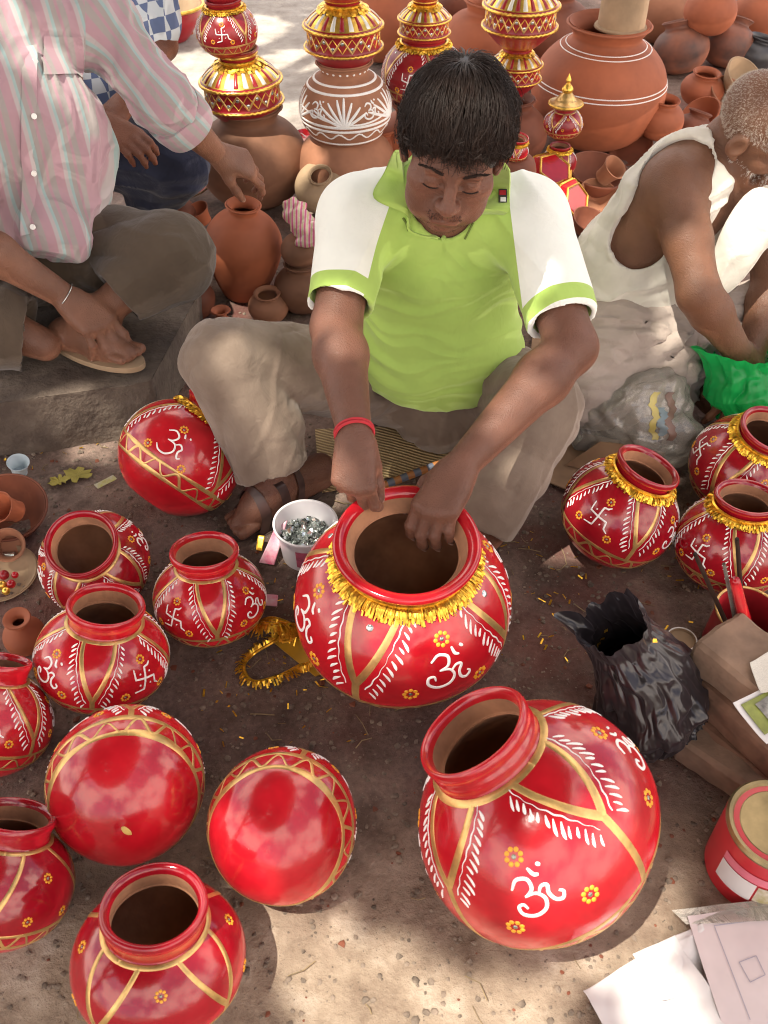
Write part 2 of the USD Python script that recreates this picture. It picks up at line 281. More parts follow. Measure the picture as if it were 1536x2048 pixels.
OM = [([(-.46, .30), (-.25, .50), (.02, .42), (.02, .16), (-.20, .03)], True), ([(-.22, .04), (.06, .02), (.20, -.20), (.08, -.46), (-.22, -.54), (-.48, -.40), (-.50, -.18), (-.36, -.14), (-.30, -.28)], True),
      ([(.10, -.05), (.25, .12), (.40, .08), (.34, -.12), (.40, -.34), (.56, -.42), (.66, -.28), (.58, -.18)], True), ([(.16, .66), (.24, .46), (.36, .40)], True), ([(.42, .66), (.52, .58)], False)]
OM2 = [([(-.46, .34), (-.20, .50), (.06, .36), (-.02, .12), (-.20, .04)], True), ([(-.22, .04), (.12, .04), (.24, -.22), (.04, -.48), (-.26, -.50), (-.46, -.34)], True),
       ([(.14, .02), (.30, .16), (.46, .05), (.40, -.14), (.50, -.34), (.62, -.28)], True), ([(.18, .62), (.28, .46)], False), ([(.44, .62), (.50, .56)], False)]
SWASTIKA = [([(-.46, -.52), (-.06, -.46), (0, 0), (.02, .46), (.22, .50), (.34, .62)], False), ([(-.50, .46), (-.44, .04), (0, 0), (.44, -.02), (.48, -.34), (.66, -.46)], False),
            ([(-.24, .24), (-.20, .20)], False), ([(.22, .26), (.26, .22)], False), ([(-.26, -.22), (-.22, -.26)], False), ([(.22, -.24), (.26, -.28)], False)]
def leaf_border(pf, p0, q0, p1, q1, side, n, size, w, rnd, vine=True):
    """A wavy white vine from (p0, q0) to (p1, q1) with a slanting leaf at each step on one side."""
    out = []; t = np.linspace(0, 1, 5 * n)
    rm = float(pf.r((q0 + q1) / 2)); d = np.array([(p1 - p0) * rm, q1 - q0]); L = np.linalg.norm(d); d /= L; nrm = np.array([-d[1], d[0]]) * side
    if vine:
        wob = 0.05 * size * np.sin(t * n * 3.1 + rnd.random() * 6) + 0.05 * size * np.sin(t * 7 + rnd.random() * 6)
        out.append(stroke(pf, p0 + (p1 - p0) * t + wob * nrm[0] / rm, q0 + (q1 - q0) * t + wob * nrm[1], w * (0.45 + 0.25 * np.sin(t * 9 + rnd.random() * 6)), 0.0010))
    for k in range(n):
        a = (k + 0.5) / n * 1.06; o = nrm * (0.26 + 0.16 * rnd.random()) * size; s = size * (0.75 + 0.5 * rnd.random()); la = 0.62 + 0.3 * (rnd.random() - .5)
        x = np.linspace(0, 1, 7)[:, None]; c = o + (nrm * 0.80 + d * la) * s * x + nrm * 0.10 * s * np.sin(x * 3.1)
        pp, qq = p0 + (p1 - p0) * a + c[:, 0] / rm, q0 + (q1 - q0) * a + c[:, 1]
        out.append(stroke(pf, pp, np.clip(qq, 0.003, pf.len), w * (0.85 + 0.3 * rnd.random()) * np.array([.45, .8, 1.1, 1.3, 1.25, .95, .35]), 0.0012))
    return join(out)
def fringe_ring(pf, q0, drop, rnd, n=300, w=0.0030):
    """Tinsel: many narrow strips hanging from a cord down over the shoulder."""
    out = []
    for layer in range(2):
        for k in range(n):
            phi = (k + rnd.random() * 0.9) / n * 2 * np.pi; L = drop * (0.72 + 0.40 * rnd.random()) * (1 - 0.18 * layer); t = np.linspace(0, 1, 5)
            lean = (rnd.random() - 0.5) * 0.32 * L; lift = 0.002 + 0.0025 * rnd.random() + 0.002 * layer
            q = q0 - L * t; r = pf.r(q); a = phi + lean * t**1.5 / r; ww = w * (0.6 + 0.7 * rnd.random())
            tw = (rnd.random() - 0.5) * 0.0022
            l = pf.at(a - ww / r / 2, q, lift * (0.5 + np.sin(t * 2.4) * .8) + tw); g = pf.at(a + ww / r / 2, q, lift * (0.5 + np.sin(t * 2.4) * .8) - tw)
            out.append((np.stack([l, g], 1).reshape(-1, 3), grid_faces(5, 2)))
    ph = np.linspace(0, 2 * np.pi, 61)
    out.append(tube(pf.at(ph, np.full(61, q0), 0.004) + 0.0008 * np.sin(ph * 30)[:, None], 0.0035, 6, False))
    return join(out)
def matka(R, neck=0.52, collar=0.20, rim=0.60, squash=0.85, top=0.62, roll=0.045, wall=0.055, base=0.90):
    """Profiles of a round pot: body (base to neck), rim (neck, lip and inner lip), inside."""
    a = np.linspace(-np.pi / 2, math.acos(min(1, neck)) if 0 else np.pi / 2, 200); r = np.cos(a); z = np.sin(a) * squash
    z = np.where(z < 0, z * 0.96, z)
    flat = -base * 0.96 * squash; z = np.maximum(z, flat)
    k = np.where((a > 0) & (r <= neck))[0][0]; body = np.stack([r, z], 1)[:k]
    keep = np.concatenate([[True], np.linalg.norm(np.diff(body, axis=0), axis=1) > 1e-4]); body = body[keep]
    body = np.vstack([[[0.0, flat]], body[body[:, 0] > 0.02]]); zn = body[-1, 1]; c = collar
    lip = [(body[-1, 0], zn), (neck * 0.985, zn + 0.03), (neck, zn + 0.30 * c + 0.02)]
    lip = spline(lip + [(rim - roll * 0.5, zn + c * 0.62), (rim, zn + c * 0.86), (rim - 0.25 * roll, zn + c * 1.06), (rim - roll, zn + c * 1.10), (rim - 1.9 * roll, zn + c * 0.98), (rim - 2.3 * roll, zn + c * 0.75)], 40)
    ins = spline([tuple(lip[-1]), (neck - wall, zn + 0.1 * c), (neck - wall * 0.9, zn - 0.03), (0.80, zn * 0.55), (1 - wall, 0.0), (0.85, -0.45 * squash), (0.5, -0.74 * squash), (0.0, -0.82 * squash)], 50)
    return body * R, lip * R, ins * R
def place(cx, cy, rp, k=0.82, z=None, depth=None):
    """World centre and radius of a pot seen at the pixel (cx, cy) with the pixel radius rp, resting on the ground (centre at k radii) or at a given depth."""
    d = ray(cx, cy); Z = depth if depth else (CAM_H - (z or 0.0)) / (k * rp / FPX - d[2])
    return CAM + d * Z, rp * Z / FPX
def axis_to(c, px, py, L, near=True):
    """The axis from c to the pixel (px, py), met at the distance L."""
    d = unit(ray(px, py)); o = CAM - c; b = o @ d; disc = b * b - (o @ o - L * L)
    t = -b + (0 if disc < 0 else (-1 if near else 1) * math.sqrt(disc)); return unit(o + d * t)
def spin_to(c, axis, R, px, py):
    """Local frame about the axis whose x axis faces the pixel on the pot."""
    d = unit(ray(px, py)); o = CAM - c; b = o @ d; disc = b * b - (o @ o - R * R); t = -b - math.sqrt(max(disc, 0)); p = o + d * t
    z = unit(axis); x = unit(p - z * (p @ z)); return np.stack([x, np.cross(z, x), z], 1)
def painted_pot(label, c, R, rot, prof, panels=4, v_half=0.40, q_top=None, apex=0.06, low=-0.22, low2=-0.46, emblems=(OM, SWASTIKA), em_size=0.21, em_z=0.26, fringe=False, leaves=True,
                seed=1, group=None, dabs=False, leaf=0.098, paint="red_paint", flowers=True, mirrors=False, bw=0.07):
    rnd = random.Random(seed); body, lip, ins = prof; ph_ = [rnd.random() * 6.3 for _ in range(5)]
    def wonky(v):
        a = np.arctan2(v[:, 1], v[:, 0]); z = v[:, 2] / R; k = 1 + .010 * np.sin(2 * a + ph_[0]) + .006 * np.sin(3 * a + ph_[1] + z) + .004 * np.sin(5 * a + 3 * z + ph_[2]); return np.stack([v[:, 0] * k + .008 * R * np.sin(z * 2 + ph_[3]), v[:, 1] * k, v[:, 2] * (1 + .008 * np.sin(a + ph_[4]))], 1)
    t = T("painted_pot", label, "painted pot", c, rot, group or "red painted pots"); t.deform = wonky; pf = Profile(body); R_ = R
    b = t.local("body", lathe(body, 112), paint, True)
    t.local("rim", lathe(lip, 96), paint, True); t.local("inside", lathe(ins, 72), "raw_clay", True)
    qt = pf.len - 0.035 * R; qa = pf.of_z(apex * R); ql, ql2 = pf.of_z(low * R), pf.of_z(low2 * R); gw = 0.068 * R + 0.001
    ring = np.linspace(0, 2 * np.pi, 97)
    if not fringe: t.local("gold_neck_band", stroke(pf, ring, np.full(97, qt + 0.006 * R), 0.075 * R, 0.0008), "gold_paint", True)
    else: t.local("gold_fringe", fringe_ring(pf, pf.len - 0.004, 0.155 * R, rnd, 340), "fringe_gold", False)
    for k in range(panels):
        ph = 2 * np.pi * k / panels
        u = np.linspace(0, 1, 24)
        v = [stroke(pf, ph + s * v_half * (1 - u) ** 0.92, qt + (qa - qt) * u + 0.010 * R * np.sin(u * 3.1), gw * (0.85 + 0.3 * u), 0.0007) for s in (-1, 1)]
        v.append(stroke(pf, np.full(10, ph), np.linspace(qa + 0.03 * R, ql, 10), gw * 1.1, 0.0007))
        t.local("gold_chevron", join(v), "gold_paint", True)
        if leaves:
            for s in (-1, 1):
                o = s * (v_half + 0.09)
                t.local("leaf_border", leaf_border(pf, ph + o, qt - 0.02 * R, ph + s * 0.09, qa - 0.04 * R, s, 13, leaf * R, 0.017 * R + 0.0008, rnd), "white_paint", True)
        if mirrors: t.local("mirror_disc", dot(pf, ph, qt + (qa - qt) * 0.28, 0.035 * R, 0.0012), "mirror_chip", True)
        pm = ph + np.pi / panels; qe = pf.of_z(em_z * R)
        if emblems:
            g = emblems[k % len(emblems)]
            if g is not None:
                t.local("om_emblem" if g in (OM, OM2) else "swastika_emblem", glyph(pf, pm + (rnd.random() - .5) * 0.06, qe, em_size * 1.55 * R, g, 0.026 * R + 0.001, (rnd.random() - 0.5) * 0.3), "white_paint", True)
        if flowers:
            for dx, dq in ((0.0, 0.30), (-0.30, -0.22), (0.32, -0.24)):
                pp, qq = pm + dx * R / float(pf.r(qe)) + (rnd.random() - .5) * 0.05, min(qe + dq * R, qt - 0.07 * R)
                fp = t.local("flower", join([dot(pf, pp + 0.055 * R * math.cos(a) / float(pf.r(qq)), qq + 0.055 * R * math.sin(a), 0.0215 * R, 0.0011) for a in np.arange(8) * np.pi / 4]), "yellow_paint", True)
                t.local("flower_centre", dot(pf, pp, qq, 0.021 * R, 0.0009), "mirror_bit", True, parent=fp)
    band = [stroke(pf, ring, np.full(97, ql) + .012 * R * np.sin(ring * 3 + seed), bw * R * (1 + .25 * np.sin(ring * 5 + seed)), 0.0007), stroke(pf, ring, np.full(97, ql2) + .012 * R * np.sin(ring * 2 + seed), bw * 1.1 * R * (1 + .3 * np.sin(ring * 4)), 0.0007)]
    t.local("gold_band", join(band), "gold_paint", True)
    zz = np.linspace(0, 2 * np.pi, 241); nz = 16
    t.local("gold_zigzag", stroke(pf, zz, (ql + ql2) / 2 + (ql - ql2) * 0.42 * np.sin(zz * nz) * (1 + 0.15 * np.sin(zz * 3)) + .02 * R * np.sin(zz * 5), 0.042 * R * (1 + .3 * np.sin(zz * 7)), 0.0007), "gold_paint", True)
    return t, pf

# ------------------------------------------------------------------ the red painted pots
simple("yellow_dab", (.60, .42, .12), .4)

def upright(tilt=(0, 0)): return unit([tilt[0], tilt[1], 1])
# the one being trimmed
c, R = place(805, 1205, 218, 0.78)
painted_pot("wide red painted pot with gold tinsel fringe that the seated man is trimming", c, R, spin_to(c, upright((0.03, -0.10)), R * 0.98, 718, 1330), matka(R, 0.53, 0.17, 0.64, 0.84, roll=0.05),
            4, 0.34, emblems=(OM, OM), em_z=0.26, fringe=True, seed=3, mirrors=True, apex=0.08)
# the large tilted one in front
c, R = place(1075, 1640, 245, 0.93); ax = axis_to(c, 958, 1482, R * 0.93)
painted_pot("largest red pot tilted to the left in the foreground with bare collar", c, R, spin_to(c, ax, R * 0.98, 1160, 1590), matka(R, 0.47, 0.23, 0.48, 0.92, roll=0.035), 4, 0.44, emblems=(OM,), em_size=0.19, em_z=0.24, seed=5, apex=0.34, low=-0.38, low2=-0.58)
c, R = place(565, 1650, 150, 0.97); ax = -axis_to(c, 535, 1700, R * 0.9)
painted_pot("red pot lying mouth down with plain glossy base in the bottom middle", c, R, spin_to(c, ax, R, 600, 1520), matka(R, 0.46, 0.2, 0.5, 0.98, base=.995), 4, seed=7, low=-0.14, low2=-0.42, apex=0.12, em_z=0.4, em_size=0.16, bw=0.10)
c, R = place(253, 1568, 156, 0.97); ax = -axis_to(c, 245, 1650, R * 0.9)
tD, pfD = painted_pot("red pot lying mouth down with two yellow dabs on its base", c, R, spin_to(c, ax, R, 260, 1450), matka(R, 0.46, 0.2, 0.5, 0.98, base=.995), 4, seed=8, low=-0.10, low2=-0.36, apex=0.14, em_z=0.4, em_size=0.16, bw=0.10)
def on_pot(t, pf, R, px, py):
    """Where the pixel meets a painted pot: its angle and arc length."""
    d = unit(ray(px, py)); o = CAM - t.loc; b = o @ d; s = -b - math.sqrt(max(b * b - (o @ o - R * R), 0)); q = t.rot.T @ (o + d * s); return math.atan2(q[1], q[0]), float(pf.of_z(q[2]))
for pts in (((277, 1672), (284, 1652)), ((272, 1694), (288, 1690))):
    (f0, q0), (f1, q1) = (on_pot(tD, pfD, R, *p) for p in pts); f1 = f0 + (f1 - f0 + math.pi) % (2 * math.pi) - math.pi; tD.local("paint_dab", stroke(pfD, np.linspace(f0, f1, 8), np.linspace(q0, q1, 8), .011, .0012, 1.0), "yellow_dab", True)
c, R = place(318, 1915, 170, 0.82); ax = axis_to(c, 308, 1803, R * 1.0)
painted_pot("red pot with tall collar at the bottom edge, flowers but no leaf border", c, R, spin_to(c, ax, R, 200, 1990), matka(R, 0.56, 0.28, 0.60, 0.80, roll=0.05), 4, 0.42, seed=9, paint="deep_red_paint", leaves=False, emblems=(None,), em_z=0.2, apex=-0.05)
c, R = place(0, 1770, 142, 0.85); ax = axis_to(c, 30, 1635, R * 1.0)
painted_pot("red pot cut by the left edge of the picture, below the leaf-bordered ones", c, R, spin_to(c, ax, R, -20, 1850), matka(R, 0.52, 0.28, 0.56, 0.88), 4, 0.42, seed=10, paint="deep_red_paint", leaves=False, emblems=(None,), em_z=0.2)
c, R = place(-14, 1448, 117, 0.85); ax = axis_to(c, 5, 1335, R * 1.0)
painted_pot("small red pot with leaf border cut by the left edge beside the mouth-down pot", c, R, spin_to(c, ax, R, 60, 1510), matka(R, 0.44, 0.30, 0.48, 0.90), 4, 0.40, seed=11)
c, R = place(205, 1312, 131, 0.86); ax = axis_to(c, 213, 1205, R * 1.0)
painted_pot("red pot, om left and swastika right of its chevron, behind the dabbed mouth-down pot", c, R, spin_to(c, ax, R, 185, 1395), matka(R, 0.52, 0.28, 0.57, 0.80), 4, 0.40, seed=12, emblems=(SWASTIKA, OM), em_z=0.2, apex=-0.05, em_size=0.24)
c, R = place(190, 1126, 109, 0.80); ax = axis_to(c, 160, 1085, R * 1.02)
painted_pot("red pot leaning left with wide dark mouth, farthest of the open pots at the left", c, R, spin_to(c, ax, R, 285, 1170), matka(R, 0.56, 0.30, 0.64, 0.84), 4, 0.40, seed=13, paint="deep_red_paint")
c, R = place(420, 1195, 112, 0.80); ax = axis_to(c, 408, 1100, R * 1.02)
painted_pot("red pot left of the white tub, swastika on its left, om right", c, R, spin_to(c, ax, R, 435, 1275), matka(R, 0.50, 0.30, 0.60, 0.84), 4, 0.40, seed=14, emblems=(OM, SWASTIKA), em_z=0.2, apex=-0.08, em_size=0.24)
c, R = place(358, 917, 122, 0.90); ax = axis_to(c, 450, 795, R * 0.98)
painted_pot("red pot with om sign lying half behind the seated man's knee", c, R, spin_to(c, ax, R, 425, 985), matka(R, 0.46, 0.2, 0.52, 0.95), 3, 0.36, seed=15, emblems=(OM2,), fringe=True, em_z=0.20, low=-0.12, low2=-0.34, apex=0.05, em_size=0.26)
c, R = place(1238, 1025, 118, 0.86); ax = axis_to(c, 1300, 930, R * 1.05)
painted_pot("red pot with gold fringe and swastika tilted to the right behind the black bag", c, R, spin_to(c, ax, R, 1285, 1065), matka(R, 0.48, 0.22, 0.56, 0.92), 4, 0.36, seed=16, paint="deep_red_paint", emblems=(OM, SWASTIKA), fringe=True, em_z=0.26, apex=0.08, em_size=0.24)
c, R = place(1466, 1088, 113, 0.80); ax = axis_to(c, 1498, 988, R * 1.06)
painted_pot("red pot with gold fringe behind the can of brushes at the right edge", c, R, spin_to(c, ax, R, 1480, 1145), matka(R, 0.48, 0.20, 0.56, 0.92), 4, 0.36, seed=17, paint="deep_red_paint", emblems=(OM, SWASTIKA), fringe=True, em_z=0.18, apex=0.0, em_size=0.24)
c, R = place(1492, 935, 112, 0.85); ax = axis_to(c, 1545, 855, R * 1.04)
painted_pot("red pot with gold fringe under the green bag at the right edge", c, R, spin_to(c, ax, R, 1440, 960), matka(R, 0.46, 0.20, 0.54, 0.92), 4, 0.36, seed=18, paint="deep_red_paint", emblems=(SWASTIKA,), fringe=True, em_z=0.26, apex=0.0, em_size=0.24)

# ------------------------------------------------------------------ figures: smooth unions of tapered limbs, meshed by surface nets
class SDF:
    def __init__(s): s.ops = []
    def rc(s, a, b, ra, rb, k=0.02, op="u"):
        a, b = np.asarray(a, float), np.asarray(b, float); s.ops.append((op, "rc", (a, b, ra, rb), k, (a + b) / 2, np.linalg.norm(b - a) / 2 + max(ra, rb))); return s
    def chain(s, pts, rad, k=0.02, op="u"):
        for i in range(len(pts) - 1): s.rc(pts[i], pts[i + 1], rad[i], rad[i + 1], k, op)
        return s
    def el(s, c, r, rot=None, k=0.02, op="u"):
        s.ops.append((op, "el", (np.asarray(c, float), np.asarray(r, float) * np.ones(3), np.eye(3) if rot is None else np.asarray(rot, float)), k, np.asarray(c, float), float(np.max(r)))); return s
    def cut(s, p, n, k=0.004):
        """Keeps what lies behind the plane: (x - p) . n < 0."""
        s.ops.append(("i", "pl", (np.asarray(p, float), unit(n)), k, None, 0)); return s
    def add(s, other, grow=0.0, op="u", k=0.004):
        s.ops.append((op, "sdf", (other, grow), k, None, 0)); return s
    def ev(s, p, c=None, rad=1e9):
        d = np.full(len(p), 1.0)
        for op, kind, a, k, bc, br in s.ops:
            if bc is not None and c is not None and np.linalg.norm(bc - c) > br + rad + 0.03 + k: continue
            if kind == "rc":
                A, B, ra, rb = a; ab = B - A; t = np.clip((p - A) @ ab / max(ab @ ab, 1e-12), 0, 1)
                e = np.linalg.norm(p - A - t[:, None] * ab, axis=1) - (ra + (rb - ra) * t)
            elif kind == "el":
                q = (p - a[0]) @ a[2]; k0 = np.linalg.norm(q / a[1], axis=1); k1 = np.linalg.norm(q / a[1] ** 2, axis=1); e = k0 * (k0 - 1) / np.maximum(k1, 1e-9)
                e = np.where(k0 < 0.05, -a[1].min(), e)
            elif kind == "pl": e = (p - a[0]) @ a[1]
            else: e = a[0].ev(p, c, rad) - a[1]
            if op == "u": h = np.clip(0.5 + 0.5 * (d - e) / k, 0, 1); d = d + (e - d) * h - k * h * (1 - h)
            elif op == "s": h = np.clip(0.5 - 0.5 * (d + e) / k, 0, 1); d = d + (-e - d) * h + k * h * (1 - h)
            else: h = np.clip(0.5 - 0.5 * (d - e) / k, 0, 1); d = d + (e - d) * h + k * h * (1 - h)
        return d
    def bounds(s):
        lo, hi = [], []
        for op, kind, a, k, bc, br in s.ops:
            if op != "u": continue
            if kind == "sdf": l, h = a[0].bounds(); lo.append(l - a[1]); hi.append(h + a[1])
            else: lo.append(bc - br - 0.02); hi.append(bc + br + 0.02)
        return np.min(lo, 0), np.max(hi, 0)
    def mesh(s, h=0.004, n=14):
        lo, hi = s.bounds(); nb = np.ceil((hi - lo) / (h * n)).astype(int); D = nb * n + 2
        half = h * n * 0.87; ids, pos, quads = [], [], []
        loc = np.stack(np.meshgrid(*[np.arange(n + 1)] * 3, indexing="ij"), -1).reshape(-1, 3)
        bl = np.stack(np.meshgrid(*[np.arange(x) for x in nb], indexing="ij"), -1).reshape(-1, 3); cen = lo + (bl + 0.5) * n * h
        rough = np.concatenate([s.ev(cen[i : i + 4000]) for i in range(0, len(cen), 4000)])
        lin = lambda q: (q[:, 0] * D[1] + q[:, 1]) * D[2] + q[:, 2]
        corner = np.array([[x, y, z] for x in (0, 1) for y in (0, 1) for z in (0, 1)]); edges = [(a, b) for a in range(8) for b in range(a + 1, 8) if np.abs(corner[a] - corner[b]).sum() == 1]
        for b, c in zip(bl[np.abs(rough) < half + 0.02], cen[np.abs(rough) < half + 0.02]):
            g = s.ev(lo + (b * n + loc) * h, c, half).reshape(n + 1, n + 1, n + 1); neg = g < 0
            if neg.all() or not neg.any(): continue
            cs = np.stack([g[x : n + x, y : n + y, z : n + z] for x, y, z in corner], -1); m = (cs < 0).sum(-1); act = np.argwhere((m > 0) & (m < 8))
            vals = cs[act[:, 0], act[:, 1], act[:, 2]]; acc, cnt = np.zeros((len(act), 3)), np.zeros(len(act))
            for e0, e1 in edges:
                f0, f1 = vals[:, e0], vals[:, e1]; x = (f0 < 0) != (f1 < 0); t = f0[x] / (f0[x] - f1[x]); acc[x] += corner[e0] + t[:, None] * (corner[e1] - corner[e0]); cnt[x] += 1
            ids.append(lin(act + b * n)); pos.append(lo + (act + b * n + acc / cnt[:, None]) * h)
            for ax in range(3):
                o = [np.eye(3, dtype=int)[(ax + 1) % 3], np.eye(3, dtype=int)[(ax + 2) % 3]]; sl = [slice(0, n)] * 3; s2 = list(sl); s2[ax] = slice(1, n + 1)
                A, Bn = neg[tuple(sl)], neg[tuple(s2)]; w = np.argwhere(A != Bn)
                if not len(w): continue
                flip = A[w[:, 0], w[:, 1], w[:, 2]]; q = w + b * n; Q = np.stack([lin(q), lin(q - o[0]), lin(q - o[0] - o[1]), lin(q - o[1])], 1); Q[~flip] = Q[~flip][:, ::-1]; quads.append(Q)
        ids, pos, quads = np.concatenate(ids), np.vstack(pos), np.vstack(quads); order = np.argsort(ids); ids, pos = ids[order], pos[order]
        k = np.clip(np.searchsorted(ids, quads), 0, len(ids) - 1); ok = (ids[k] == quads).all(1); k = k[ok]
        return pos, np.vstack([k[:, [0, 1, 2]], k[:, [0, 2, 3]]])
def normals(v, f):
    n = np.zeros_like(v); c = np.cross(v[f[:, 1]] - v[f[:, 0]], v[f[:, 2]] - v[f[:, 0]])
    for k in range(3): np.add.at(n, f[:, k], c)
    return n / (np.linalg.norm(n, axis=1, keepdims=True) + 1e-12)
def relax(v, f, it=2):
    import scipy.sparse as sp
    i = np.concatenate([f[:, 0], f[:, 1], f[:, 2]]); j = np.concatenate([f[:, 1], f[:, 2], f[:, 0]]); A = sp.csr_matrix((np.ones(len(i)), (i, j)), (len(v), len(v))); A = ((A + A.T) > 0).astype(float); d = np.asarray(A.sum(1)).ravel()
    for _ in range(it):
        for lam in (0.5, -0.52): v = v + lam * ((A @ v) / np.maximum(d, 1)[:, None] - v)
    return v
def ridge(p, seed, oct=2): return 1 - np.abs(2 * meshkit.fbm(p, oct, seed) - 1) * 2
def fold(v, f, amp, stretch, seed, axis=None, freq=14.0):
    """Creases: ridged noise, drawn out along the axis (a unit vector) by the factor stretch."""
    n = normals(v, f); q = v.copy()
    if axis is not None: a = unit(axis); q = q - (q @ a)[:, None] * a * (1 - 1 / stretch)
    a, b = meshkit.fbm(q * freq, 2, seed), meshkit.fbm(q * freq * 0.55 + 7, 2, seed + 3)
    return v + n * (amp * (np.clip(1 - np.abs(a - .5) * 8, 0, 1) ** 1.3 * .8 - np.clip(1 - np.abs(b - .5) * 9, 0, 1) * .5))[:, None]
def split(m, p, n):
    """The parts of a mesh in front of and behind a plane, cut exactly."""
    t = trimesh.Trimesh(m[0], m[1], process=False)
    a = trimesh.intersections.slice_mesh_plane(t, unit(n), p); b = trimesh.intersections.slice_mesh_plane(t, -unit(n), p)
    return vf(a), vf(b)
def hand(S, wrist, d, back, side, curl, spread=1.0, thumb=(0.9, 0.3, 0.2), size=1.0, k=0.006):
    """Adds a hand: d points along the fingers, back out of the back of the hand, side towards the thumb. curl: per finger (knuckle, middle, end) bends in radians."""
    d = unit(d); back = unit(np.asarray(back, float) - d * (np.asarray(back, float) @ d)); s = np.cross(d, back); s = s * np.sign(s @ np.asarray(side, float)); z = size
    W = np.asarray(wrist, float); tips = []
    base = [(0.030, 0.088, .0098), (0.010, 0.092, .0100), (-0.010, 0.086, .0095), (-0.028, 0.076, .0085)]; seg = [(.044, .026, .021), (.048, .030, .022), (.045, .028, .021), (.035, .021, .019)]
    for (x, y, r), (l0, l1, l2), c, sp in zip(base, seg, curl, (0.13, 0.02, -0.09, -0.20)):
        m0 = W + (s * x * 0.62 + d * 0.012) * z; kn = W + (s * x + d * y + back * 0.004) * z
        S.rc(m0, kn, 0.0155 * z, 0.0125 * z, 0.016)
        a = spread * sp; q, ang = kn, 0.0
        for L, b, r0, r1 in ((l0, c[0], r * 1.06, r * 0.98), (l1, c[1], r * 0.98, r * 0.9), (l2, c[2], r * 0.9, r * 0.74)):
            ang += b; dirn = (d * math.cos(a) + s * math.sin(a)) * math.cos(ang) - back * math.sin(ang); e = q + dirn * L * z
            S.rc(q, e, r0 * z, r1 * z, k); q = e
        tips.append((q, dirn, r * z, back * math.cos(ang) + (d * math.cos(a) + s * math.sin(a)) * math.sin(ang)))
    S.el(W + (d * 0.045 - back * 0.006) * z, np.array([.036, .048, .0165]) * z, np.stack([s, d, back], 1), 0.015)
    t0 = W + (s * 0.018 + d * 0.014 - back * 0.006) * z; a, b1, b2 = thumb
    v = unit(d * math.cos(a) + s * math.sin(a) - back * 0.35); p1 = t0 + v * 0.042 * z; v2 = unit(v * math.cos(b1) + (d * 0.8 - back * 0.35 - s * 0.5) * math.sin(b1)); p2 = p1 + v2 * 0.034 * z
    v3 = unit(v2 * math.cos(b2) + (d * 0.7 - back * 0.4 - s * 0.6) * math.sin(b2)); p3 = p2 + v3 * 0.026 * z
    S.rc(t0, p1, .0165 * z, .0125 * z, 0.014); S.rc(p1, p2, .0118 * z, .0106 * z, k); S.rc(p2, p3, .0108 * z, .0085 * z, k); tips.append((p3, v3, .0092 * z, unit(back * .75 + s * .5 - v3 * ((back * .75 + s * .5) @ v3))))
    return tips
def head(S, c, Rh, age=0, lids=True, sc=0.95):
    """A head at c; the columns of Rh are its right, its forward and its up."""
    P = lambda x, y, z: c + Rh @ (np.array([x, y, z]) * sc)
    E = lambda x, y, z, r, k=0.02, op="u", rot=None: S.el(P(x, y, z), np.asarray(r, float) * sc, Rh if rot is None else Rh @ rot, k, op)
    E(0, -.012, .035, (.076, .098, .088)); E(0, .022, -.042, (.060, .068, .076), .03); E(0, .066, -.098, (.026, .022, .018), .025)
    if not age:
        for s in (-1, 1): E(s * .037, .048, -.050, (.024, .027, .036), .025)
    for s in (-1, 1):
        E(s * .043, .055, -.022, (.026, .026, .022), .02); E(s * .038, .048, -.070, (.024, .028, .028), .025)
        if age: E(s * .040, .068, -.055, (.018, .016, .022), .015, "s")
    S.rc(P(-.036, .080, .021), P(.036, .080, .021), .012 * sc, .012 * sc, .014)
    for s in (-1, 1): E(s * .031, .097, .000, (.019, .012, .012), .012, "s")
    for s in (-1, 1):
        E(s * .031, .0775, -.001, .0145, .004); S.rc(P(s * .016, .088, -.008), P(s * .046, .082, -.009), .0035 * sc, .003 * sc, .004)
    S.rc(P(0, .088, .016), P(0, .109, -.028), .0075 * sc, .0115 * sc, .012); E(0, .112, -.031, (.0125, .012, .011), .008)
    for s in (-1, 1): E(s * .0125, .101, -.034, (.0085, .011, .008), .006); E(s * .008, .106, -.0425, (.0042, .006, .004), .003, "s")
    E(0, .083, -.060, (.032, .018, .026), .015)
    S.rc(P(-.020, .094, -.0605), P(.020, .094, -.0605), .0055 * sc, .0055 * sc, .006); S.rc(P(-.017, .094, -.0715), P(.017, .094, -.0715), .0068 * sc, .0068 * sc, .006)
    S.rc(P(-.024, .100, -.0655), P(.024, .100, -.0655), .0018 * sc, .0018 * sc, .003, "s")
    for s in (-1, 1):
        tilt = rotx(-0.25) @ rotz(s * -0.35)
        E(s * .079, -.012, -.008, (.009, .021, .032), .006, "u", tilt); E(s * .088, -.006, -.004, (.007, .012, .019), .006, "s", tilt); E(s * .078, .000, -.034, (.007, .009, .010), .006)
def strands(path, pts, w0, w1, mat):
    """pts (n, m, 3): one curve per row."""
    n, m = pts.shape[:2]; c = UsdGeom.BasisCurves.Define(stage, path); c.CreateTypeAttr("linear"); c.CreateCurveVertexCountsAttr(Vt.IntArray.FromNumpy(np.full(n, m, np.int32)))
    c.CreatePointsAttr(Vt.Vec3fArray.FromNumpy(pts.reshape(-1, 3).astype(np.float32))); c.CreateWidthsAttr(Vt.FloatArray.FromNumpy(np.tile(np.linspace(w0, w1, m), n).astype(np.float32))); c.SetWidthsInterpolation("vertex")
    UsdShade.MaterialBindingAPI.Apply(c.GetPrim()).Bind(M[mat])
